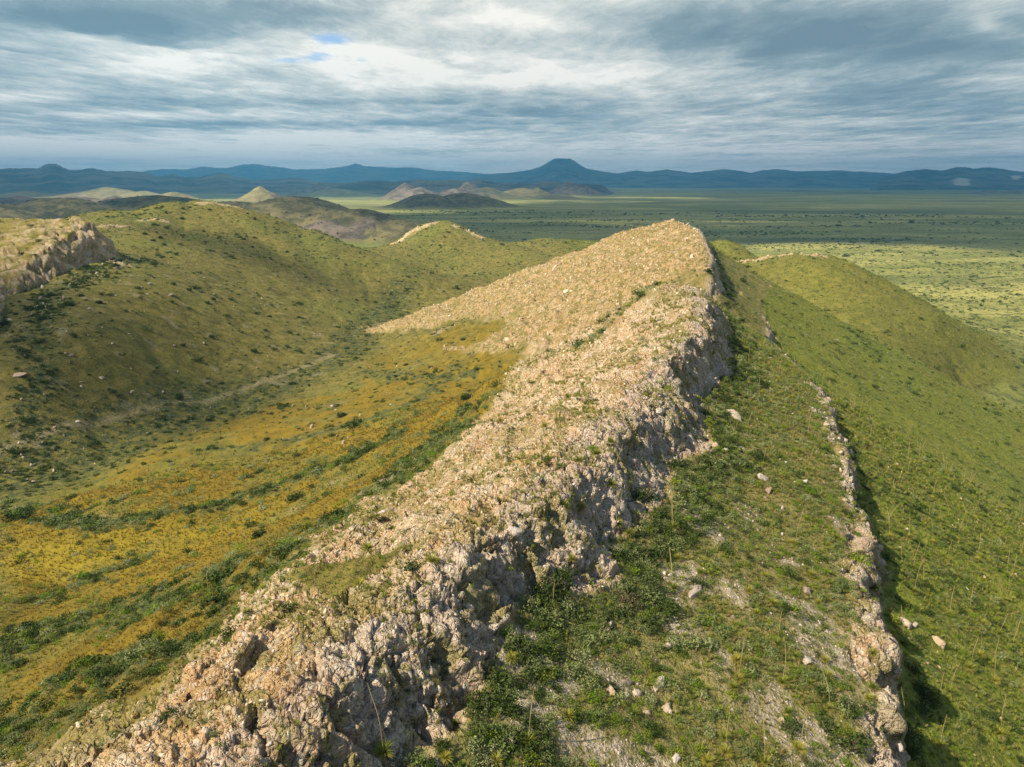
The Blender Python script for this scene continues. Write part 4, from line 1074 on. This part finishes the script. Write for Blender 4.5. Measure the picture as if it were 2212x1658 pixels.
def make_sotol(seed, stalk_h, lean):
    q = np.random.default_rng(seed)
    r_ = new_obj('sotol_plant', None)
    new_obj('leaf_rosette', make_mesh('leaf_rosette', *sotol_leaves(seed), M_SOTOL, False), r_)
    new_obj('dry_leaf_skirt', make_mesh('dry_leaf_skirt', *sotol_leaves(seed+50, 46, (-0.35, 0.25), 0.03, True), M_STRAW, False), r_)
    if stalk_h:
        n = 9; P = []; Rr = []
        for i in range(n):
            f = i/(n-1); P.append((lean*f*f*stalk_h + 0.03*math.sin(f*9), 0.12*lean*f*stalk_h, 0.1 + f*stalk_h*(1-0.12*abs(lean)*f)))
            Rr.append((0.022 if f < 0.38 else 0.038 if f < 0.9 else 0.018)*(1-0.25*f)*1.15)
        new_obj('flower_stalk', make_mesh('flower_stalk', *tube(P, Rr, 6), M_STALK), r_)
    return r_
def boulder_mesh(seed, flat=0.7):
    V, Fc = rockmesh(seed, 3, 13)
    V = V/np.array([1.15, 1, 1]); V[:, 2] *= flat/0.5
    n = fbm(V[:, 0]*3 + seed, V[:, 1]*3 + V[:, 2]*2.2, 1.6, 4, seed)
    f1, gp, cc = voro(V[:, 0]*2.2 + V[:, 2]*0.6 + seed, V[:, 1]*2.2 + V[:, 2]*1.8, seed)
    f4, gp4, cc4 = voro(V[:, 0]*4.5 + V[:, 2]*1.1 + seed, V[:, 1]*4.5 + V[:, 2]*3.8, seed+3)
    V = V*(1 + 0.10*n - 0.12*sstep(0.16, 0, gp) + 0.16*(cc-0.5) + 0.09*(cc4-0.5))[:, None]
    return V, Fc
def place(px, top=3000):
    g_ = ground_at(px, top); z_, M_ = height(g_[:, 0], g_[:, 1])
    return np.c_[g_[:, :2], z_]
used = {}
def settle(proto, key):
    """the first use moves the prototype itself, later uses copy it"""
    if key not in used: used[key] = proto; return True
    return False
def put(proto, key, loc, rz, sc, tilt=(0, 0)):
    if settle(proto, key):
        proto.location = loc; proto.rotation_euler = (*tilt, rz); proto.scale = sc if hasattr(sc, '__len__') else (sc,)*3
        return proto
    return copy_thing(proto, loc, rz, sc, tilt)
def ordered(objs, tmpl, cat, group, key='u', cap=20):
    """give each its own label by its order along the picture's width (or from near to far)"""
    def kf(o):
        u_, v_, d_ = project(o.location.x, max(o.location.y, 1), o.location.z); return u_ if key == 'u' else d_
    objs = sorted(objs, key=kf)
    for i, o in enumerate(objs):
        side = 'left' if key == 'u' else 'near end'
        tag(o, tmpl.format((ORD[i] if i < len(ORD) else 'far') + (' from the ' + side)), cat, group)

# ---- boulders
B_T = [new_obj('boulder', make_mesh('boulder', *boulder_mesh(60+i, (0.7, 0.55, 0.85, 0.6, 0.75)[i]), M_BOULDER_C if i % 2 else M_BOULDER, False)) for i in range(5)]
B_L = [new_obj('boulder', make_mesh('boulder', *boulder_mesh(80+i, 0.6), M_STONE_L, False)) for i in range(3)]
def boulder(loc, size, label, group=None, var=0, rz=None, valley=False, stretch=(1, 1, 1)):
    pool = B_L if valley else B_T; i = var % len(pool)
    q = random.uniform(0, 6.28) if rz is None else rz
    o = put(pool[i], ('b', valley, i), (loc[0], loc[1], loc[2] - 0.15*size*stretch[2]), q, tuple(size*k for k in stretch), (random.uniform(-.25, .25), random.uniform(-.25, .25)))
    tag(o, label, 'boulder', group); return o
named = [((1317, 1494), 0.85, 'largest tan boulder on the pale scree patch, with a rounded split top'), ((1353, 1476), 0.50, 'flat topped boulder just right of the largest scree boulder'), ((1376, 1500), 0.50, 'upright pale boulder in the cluster right of the largest scree boulder'),
         ((1352, 1500), 0.36, 'small rounded boulder squeezed between two scree boulders'), ((1397, 1540), 0.52, 'pale block standing right of the spiky plant below the scree'), ((1314, 1348), 0.80, 'craggy tan boulder alone in green shrubs below the rock buttress'),
         ((1440, 1396), 0.55, 'smooth oval boulder alone in the grass right of the scree'), ((1125, 1526), 0.7, 'pinkish boulder mass at the scree edge beside the cliff foot'), ((1499, 1280), 1.15, 'broad whitish rock slab lying in the middle of the green bench'),
         ((1580, 893), 1.9, 'long pale outcrop block slanting among shrubs below the far cliff'), ((1498, 1026), 1.0, 'tan block half hidden by dark shrubs at the cliff foot'), ((1648, 1035), 1.0, 'tall craggy rock of the standing pair on the bench'),
         ((1660, 1060), 0.9, 'lower rock of the standing pair on the bench'), ((1566, 974), 0.9, 'pale grey rubble block spilling from the foot of the buttress'), ((1545, 960), 0.7, 'small grey block behind the rubble at the buttress foot'),
         ((1585, 1335), 0.55, 'white split stone in brown grass on the lower bench'), ((1740, 1278), 0.75, 'flat stone on the brink of the ledge beside a green shrub'), ((1745, 1430), 0.8, 'rugged block over the dark hollow at the ledge'),
         ((1420, 1480), 0.9, 'narrow slanting slab right of the scree boulders'), ((1440, 1530), 0.7, 'low stone below the slanting slab'), ((1950, 1340), 1.2, 'brown boulder in the shade below the ledge'), ((1975, 1350), 0.6, 'small stone beside the brown boulder in the ledge shade'),
         ((2022, 1385), 0.9, 'tan boulder lying out on the lower green slope'), ((1460, 1640), 0.6, 'pale stone at the bottom of the bench grass'), ((1690, 1555), 0.5, 'round white stone on the lower bench'), ((1100, 1600), 0.7, 'grey stone among shrubs at the bottom of the cliff')]
P_ = place([n[0] for n in named])
for i, (n_, p) in enumerate(zip(named, P_)):
    boulder(p, n_[1], n_[2], var=i, stretch=(1.6, 0.8, 0.8) if 'long' in n_[2] or 'slab' in n_[2] else (0.8, 0.8, 1.5) if 'tall' in n_[2] or 'upright' in n_[2] else (1, 0.85, 1))
vnamed = [((39, 810), 3.2, 'largest flat boulder at the left edge of the valley'), ((176, 826), 1.5, 'angular pale boulder left of centre on the valley side'), ((219, 817), 1.7, 'tall grey boulder near the angular pale one'), ((352, 847), 1.7, 'red sided boulder near the valley floor'),
          ((166, 911), 1.5, 'white boulder alone among dark shrubs on the valley floor'), ((440, 742), 1.9, 'pale grey boulder beside a dark juniper'), ((376, 747), 1.7, 'upright boulder just left of a juniper'), ((278, 722), 1.5, 'low white boulder high on the left hillside'),
          ((324, 614), 2.2, 'pinkish boulder below the end of the tan outcrop'), ((369, 637), 2.6, 'broad boulder above the darkest juniper'), ((555, 795), 1.5, 'flat boulder at the right end of the stony hillside'), ((285, 847), 1.4, 'rounded boulder at the foot of the stony hillside'),
          ((194, 667), 1.9, 'sharp boulder under the shrubs of the tan outcrop'), ((192, 594), 2.4, 'large rounded boulder leaning against the outcrop foot'), ((215, 565), 2.0, 'square boulder in the shade right of the outcrop'), ((240, 560), 2.2, 'pale crag block at the tail of the outcrop'), ((262, 578), 1.6, 'last block of the crag running right from the outcrop'),
          ((20, 692), 1.9, 'mossy boulder at the outcrop foot by the left edge'), ((440, 600), 1.0, 'small pale stone on the lit grass right of the outcrop'), ((228, 546), 2.0, 'block on top of the crag right of the outcrop')]
P_ = place([n[0] for n in vnamed])
for i, (n_, p) in enumerate(zip(vnamed, P_)):
    boulder(p, n_[1]*0.85, n_[2], var=i, valley=True, stretch=(1.5, 0.8, 0.7) if 'flat' in n_[2] or 'broad' in n_[2] else (1, 0.85, 1))
def pick_sites(c, prob, n, keepout=None, mind=1.5):
    k = np.nonzero(pick(prob))[0]; rng.shuffle(k); out = []
    for i in k:
        p = np.array([c[0][i], c[1][i]])
        if all((p[0]-q[0])**2 + (p[1]-q[1])**2 > mind*mind for q in out): out.append((p[0], p[1], c[2][i]))
        if len(out) >= n: break
    return out
def in_view(x, y, z):
    u_, v_, d_ = project(x, np.maximum(y, 1), z); return (u_ > -30) & (u_ < 2240) & (v_ < 1700)
x, y, z, M, A, B, C, E = c1; vis1 = in_view(x, y, z); r1_ = np.hypot(x, y)
GRP = [('pale stones on the bench', 'pale boulder in the bench grass, {}', (M['bench'] > 0.5)*(r1_ < 90)*0.01*vis1, 16, (0.2, 0.42), False),
       ('stones of the upper bench', 'small pale boulder on the upper bench, {}', (M['bench'] > 0.5)*(r1_ >= 90)*0.02*vis1, 10, (0.25, 0.5), False),
       ('stones on the ledge', 'weathered boulder standing along the ledge, {}', (M['ledge'] > 0.4)*0.05*vis1, 20, (0.4, 0.8), False),
       ('boulders on the slope below the ledge', 'tan boulder on the green slope below the ledge, {}', (M['slope'] > 0.5)*0.004*vis1, 9, (0.3, 0.6), False),
       ('blocks along the crest', 'broken block on the crest of the rock ridge, {}', (np.abs(M['s']) < 1.5)*(A[:, 0] > 0.5)*0.2*vis1, 20, (0.35, 0.75), False),
       ('blocks in the cliff face', 'pinkish white block jutting from the cliff face, {}', (M['cliff'] > 0.6)*(M['s'] > 2)*(M['over'] < -5)*0.05*vis1, 20, (0.4, 0.9), False),
       ('blocks on the long face', 'tan block on the long rock face, {}', (M['rock_l'] > 0.6)*(M['s'] < -6)*0.01*vis1, 20, (0.35, 0.8), False)]
for gname, tmpl, prob, n, szr, vl in GRP:
    obs = [boulder(p, random.uniform(*szr)*(1 + max(0, math.hypot(p[0], p[1])-60)*0.006), 'x', gname, var=i) for i, p in enumerate(pick_sites(c1, prob, n))]
    ordered(obs, tmpl, 'boulder', gname)
x2, y2, z2, M2 = c2[:4]; E2 = c2[7]; vis2 = in_view(x2, y2, z2)
sites = pick_sites(c2, ((x2 < -60) & (M2['s'] < -70) & (np.hypot(x2, y2) < 560) & (z2 > -80) & (E2['orange'] < 0.1))*0.02*vis2, 90, mind=5)
obs = [boulder(p, random.uniform(0.45, 1.0), 'x', None, var=i, valley=True) for i, p in enumerate(sites)]
for lo, hi, where in ((-999, -66, 'at the bottom of the left hillside'), (-66, -55, 'halfway up the left hillside'), (-55, 99, 'high on the left hillside')):
    ordered([o for o in obs if lo <= o.location.z < hi], 'small pale boulder strewn ' + where + ', {}', 'boulder', 'small boulders strewn over the left hillside')

# ---- junipers and oaks on the hills
def make_tree(seed):
    r_ = new_obj('juniper_tree', None)
    new_obj('crown', make_mesh('crown', *leafball(seed, 620, 0.085, 0.95, 10, 0.5), M_DARK, False), r_)
    new_obj('trunk', make_mesh('trunk', *stems_mesh(seed, 5, 0.7, 0.06), M_BARK), r_)
    return r_
T = [make_tree(200+i) for i in range(3)]
def tree(p, size, i): return put(T[i % 3], ('t', i % 3), (p[0], p[1], p[2]-0.1), random.uniform(0, 6.28), (size*random.uniform(.9, 1.2), size*random.uniform(.9, 1.2), size*random.uniform(.8, 1.05)))
TG = [('junipers on the far green hill', 'dark juniper on the round green hill, {}', [(313, 507), (338, 503), (330, 521), (346, 515), (440, 501), (448, 511), (338, 541), (368, 546), (380, 551), (393, 474), (410, 449), (453, 454), (395, 452), (333, 487), (313, 477), (360, 494)], (1.6, 2.8)),
      ('junipers in the hill gully', 'dark juniper in the gully of the green hill, {}', [(511, 508), (518, 514), (526, 518), (532, 512), (550, 515), (583, 559), (620, 545), (640, 552), (660, 600), (545, 535)], (1.6, 2.6)),
      ('junipers below the outcrop', 'dark juniper on the slope below the tan outcrop, {}', [(297, 624), (374, 615), (408, 628), (420, 624), (370, 653), (448, 655), (460, 648), (497, 648), (584, 624), (582, 685), (645, 687), (573, 715), (456, 729), (395, 747), (548, 760), (386, 861), (630, 830)], (1.5, 2.5)),
      ('bushy trees at the foot of the outcrop', 'dark bushy oak at the foot of the tan outcrop, {}', [(10, 700), (35, 680), (60, 668), (85, 655), (110, 640), (140, 625), (160, 618), (185, 600), (200, 590), (175, 640), (215, 655), (230, 600), (250, 575), (90, 690), (150, 660), (228, 488)], (1.6, 3.0)),
      ('junipers in the orange valley', 'round dark juniper in the orange valley grass, {}', [(642, 1080), (878, 790), (1010, 862), (740, 900), (1000, 735), (560, 1160)], (1.5, 2.3)),
      ('bushes on the right hills', 'dark bush on the hills right of the peak, {}', [(1638, 566), (1600, 560), (2090, 1062), (1590, 540), (1700, 553), (1912, 745)], (1.0, 1.9))]
for gname, tmpl, px, szr in TG:
    obs = [tree(p, random.uniform(*szr), i) for i, p in enumerate(place(px))]
    ordered(obs, tmpl, 'tree', gname)

# ---- shrubs
def make_shrub(name, seed, m, n, leaf, flat=0.8):
    r_ = new_obj(name, None)
    new_obj('foliage', make_mesh('foliage', *leafball(seed, n, leaf, flat, 9), m, False), r_)
    new_obj('stem', make_mesh('stem', *stems_mesh(seed, 7), M_BARK), r_)
    return r_
S = {'dark': [make_shrub('evergreen_shrub', 300+i, M_DARK, 620, 0.058) for i in range(2)], 'sage': [make_shrub('sage_shrub', 310+i, M_SAGE, 560, 0.05) for i in range(2)],
     'bright': [make_shrub('green_shrub', 320+i, M_BRIGHT, 520, 0.055) for i in range(2)], 'twig': [make_shrub('dry_shrub', 330, M_TWIG, 420, 0.04)]}
def shrub(kind, p, size, i=0):
    L = S[kind]; i %= len(L)
    return put(L[i], (kind, i), (p[0], p[1], p[2]-0.08), random.uniform(0, 6.28), (size*random.uniform(.9, 1.25), size*random.uniform(.9, 1.25), size*random.uniform(.75, 1.0)))
sn = [('dark', (1190, 1275), 2.0, 'largest dark evergreen shrub, in the alcove between cliff and buttress'), ('dark', (1225, 1240), 1.3, 'upper evergreen shrub climbing the alcove of the cliff'), ('sage', (1190, 1345), 1.9, 'wide grey olive shrub in front of the dark alcove shrub'),
      ('twig', (1345, 1300), 1.5, 'brown twiggy shrub at the right corner of the rock buttress'), ('bright', (1278, 1505), 1.0, 'bright green shrub alone on the pale scree'), ('bright', (1170, 1460), 0.9, 'bright green shrub at the left of the scree'), ('dark', (1100, 1600), 1.1, 'dark shrub behind the yellow spiky plant at the bottom'),
      ('dark', (1700, 1570), 1.0, 'rounded dark green shrub on the lower bench'), ('dark', (1834, 1533), 1.1, 'dark shrub beside the ledge rocks near the bottom'), ('dark', (1784, 1576), 1.2, 'dark shrub left of the ledge near the bottom'), ('dark', (1836, 1619), 1.5, 'largest dark shrub by the ledge at the bottom'),
      ('dark', (1688, 1314), 0.9, 'dark green shrub in the middle of the bench grass'), ('bright', (1757, 1608), 0.6, 'small yellow green shrub between the lower ledge shrubs'), ('bright', (1926, 1340), 1.2, 'yellow green shrub in the shade under the ledge'), ('sage', (1270, 1470), 1.2, 'grey green shrub above the scree boulders'),
      ('sage', (1335, 1440), 1.2, 'grey green shrub right above the pale scree'), ('bright', (1740, 1060), 1.6, 'spreading bright green shrub on the upper bench'), ('dark', (1395, 1075), 1.6, 'dark shrub tucked beside the upper buttress'), ('dark', (1420, 1110), 1.3, 'dark shrub lower down beside the upper buttress'),
      ('bright', (1280, 970), 0.8, 'green shrub on the crest between two rock ribs'), ('dark', (1950, 1600), 2.2, 'big dark shrub in shade below the lower ledge'), ('dark', (1990, 1500), 1.6, 'dark shrub lying in the ledge shadow'), ('sage', (1450, 1180), 1.5, 'grey shrub right of the upper buttress foot'), ('twig', (1470, 1150), 1.3, 'brown grey shrub among the bench stones')]
P_ = place([n[1] for n in sn])
for i, (n_, p) in enumerate(zip(sn, P_)): tag(shrub(n_[0], p, n_[2], i), n_[3], 'shrub')
foot = np.exp(-((M['s']-M['sb']-2.0)/2.4)**2)*(M['bench'] > 0.4)
SG = [('dark', 'evergreen shrubs along the cliff foot', 'dark evergreen shrub crowded along the foot of the cliff', 0.05*foot*vis1, 75, (0.8, 1.7), 1.6),
      ('sage', 'grey shrubs near the cliff foot', 'grey green shrub growing near the foot of the cliff', 0.03*foot*vis1, 30, (0.7, 1.3), 1.8),
      ('bright', 'green shrubs on the bench', 'bright green shrub growing in the bench grass', 0.02*(M['bench'] > 0.5)*(r1_ < 120)*vis1, 45, (0.45, 0.85), 2.0),
      ('dark', 'shaded shrubs under the ledge', 'dark shrub in the shade right under the ledge', 0.02*(M['slope'] > 0.5)*(M['over'] < 7)*vis1, 40, (0.7, 1.4), 2.0),
      ('dark', 'large shrubs in the valley washes', 'dark green shrub in a wash of the orange valley', 0.02*E['dense']*(M['s'] < -15)*(A[:, 0] < 0.3)*(r1_ > 70)*vis1, 60, (0.9, 1.6), 2.5),
      ('sage', 'grey shrubs in the valley washes', 'grey green shrub in a wash of the orange valley', 0.02*E['dense']*(M['s'] < -15)*(A[:, 0] < 0.3)*(r1_ > 70)*vis1, 55, (0.8, 1.4), 2.5),
      ('bright', 'green shrubs of the lower valley side', 'bright green shrub on the valley side below the rock slope', 0.01*E['dense']*(M['s'] < -15)*(A[:, 0] < 0.3)*vis1, 20, (0.8, 1.3), 2.5)]
for kind, gname, lab, prob, n, szr, md in SG:
    ordered([shrub(kind, p, random.uniform(*szr), i) for i, p in enumerate(pick_sites(c1, prob, n, mind=md))], lab + ', {}', 'shrub', gname, 'd')

# ---- sotol plants, some with a tall flower stalk
SO = {0: [make_sotol(400, 0, 0), make_sotol(401, 0, 0)], 1: [make_sotol(402, 4.6, 0.03), make_sotol(403, 5.2, 0.12), make_sotol(404, 3.8, -0.05), make_sotol(405, 4.4, 0.30)]}
def sotol(p, size, stalk, i):
    L = SO[stalk]; i %= len(L)
    return put(L[i], ('so', stalk, i), (p[0], p[1], p[2]-0.02), random.uniform(0, 6.28), size, (random.uniform(-.1, .1), random.uniform(-.1, .1)))
def Z3(a, b): return ((1989 + a/2.011)*.716, (1500 + b/2.011)*.716)
def Z2(a, b): return ((1000 + a/2.011)*.716, (1500 + b/2.011)*.716)
def Z5(a, b): return (716 + .356*a, 573 + .356*b)
st_ = [Z3(825, 975), Z3(745, 1130), Z3(715, 900), Z3(85, 560), Z3(80, 190), Z3(820, 295), Z3(800, 285), Z3(1030, 1290), Z3(1290, 1160), Z3(1485, 1400), Z3(850, 1540), Z3(640, 1620), Z3(400, 1560), Z3(480, 1110), Z3(1070, 250), Z3(270, 400), Z3(2020, 1020), Z3(1455, 1150), Z3(1300, 560)]
ns_ = [Z3(575, 1010), Z3(465, 1000), Z3(910, 1135), Z3(450, 1165), Z3(720, 360), Z3(640, 490), Z3(250, 465), Z3(315, 470), Z3(110, 380), Z3(1050, 240), Z3(900, 140), Z3(945, 150), Z3(1040, 530), Z3(540, 580), Z3(590, 710), Z3(1270, 1230), Z3(1290, 955), Z3(685, 1570), Z3(290, 1615), Z3(690, 650), Z3(960, 650), Z3(915, 480), Z3(580, 925), Z3(1000, 995), Z3(1020, 1090), Z3(780, 1315), Z3(395, 1470)]
s2_ = [Z2(1190, 1490), Z2(320, 1560), Z2(1340, 680), Z2(2075, 190), Z2(1740, 170), Z2(1730, 170)]; n2_ = [Z2(690, 1590), Z2(1000, 1610), Z2(1090, 990), Z2(1410, 70), Z2(1510, 80), Z2(1575, 110), Z2(1800, 235), Z2(160, 550), Z2(610, 400), Z2(1830, 1330), Z2(1440, 1345), Z2(1460, 385)]
s5_ = [Z5(1600, 1150), Z5(1700, 1340), Z5(1440, 1420), Z5(1420, 1415), Z5(1730, 1575)]; n5_ = [Z5(1510, 1475), Z5(1415, 1475), Z5(1570, 1530), Z5(1690, 1080), Z5(1500, 1190), Z5(1290, 980), Z5(1560, 935)]
def batch(px, stalk, szr, tmpl, gname, cap):
    obs = [sotol(p, random.uniform(*szr), stalk, i) for i, p in enumerate(place(px))]
    ordered(obs, tmpl, 'plant', gname)
batch(st_, 1, (0.55, 0.72), 'sotol with a tall pale stalk on the lower bench, {}', 'stalked sotols on the lower bench', 20)
batch(ns_[:14], 0, (0.5, 0.7), 'yellow green sotol rosette without stalk, upper part of the bench grass, {}', 'bare sotol rosettes in the bench grass', 20)
batch(ns_[14:], 0, (0.5, 0.7), 'yellow green sotol rosette without stalk, near the bottom of the bench, {}', 'bare sotol rosettes near the bottom', 20)
batch(s2_, 1, (0.55, 0.75), 'sotol with a thin stalk by the cliff or the scree, {}', 'stalked sotols by the cliff', 20)
batch(n2_, 0, (0.5, 0.75), 'spiky sotol rosette beside the cliff or the scree, {}', 'sotol rosettes by the cliff', 20)
batch(s5_, 1, (0.6, 0.8), 'sotol with a thin stalk among the crest rocks, {}', 'stalked sotols on the crest', 20)
batch(n5_, 0, (0.6, 0.8), 'sotol rosette among the crest rocks, {}', 'sotol rosettes on the crest', 20)
for gname, lab, prob, n, stalk, szr in [
        ('stalked sotols on the steep green slope', 'sotol with a thin pale stalk on the steep green slope', (M['slope'] > 0.5)*(M['over'] > 3)*0.02*vis1, 120, 1, (0.6, 0.85)),
        ('stalked sotols on the upper bench', 'sotol with a thin stalk on the narrow upper bench', (M['bench'] > 0.5)*(r1_ > 75)*0.02*vis1, 30, 1, (0.55, 0.75)),
        ('sotol rosettes on the long rock face', 'green sotol rosette on the long tan rock face', (M['rock_l'] > 0.5)*(M['s'] < -3)*0.01*vis1, 26, 0, (0.5, 0.75)),
        ('stalked sotols below the rock slope', 'sotol with a stalk just below the rock slope', (M['s'] < -20)*(A[:, 0] < 0.5)*(np.abs(M['toe']) < 12)*0.02*vis1, 10, 1, (0.6, 0.8))]:
    obs = [sotol(p, random.uniform(*szr), stalk, i) for i, p in enumerate(pick_sites(c1, prob, n, mind=2.0))]
    if 'steep' not in gname: ordered(obs, lab + ', {}', 'plant', gname, 'd'); continue
    far_ = [float(relief(np.array([o.location.x]), np.array([o.location.y]))[1]['over'][0]) for o in obs]
    for lo, hi, where in ((-9, 12, 'just below the ledge'), (12, 24, 'partway down the slope'), (24, 40, 'halfway down the slope'), (40, 999, 'low on the green slope')):
        ordered([o for o, f_ in zip(obs, far_) if lo <= f_ < hi], 'sotol with a thin pale stalk ' + where + ', {}', 'plant', gname, 'd')
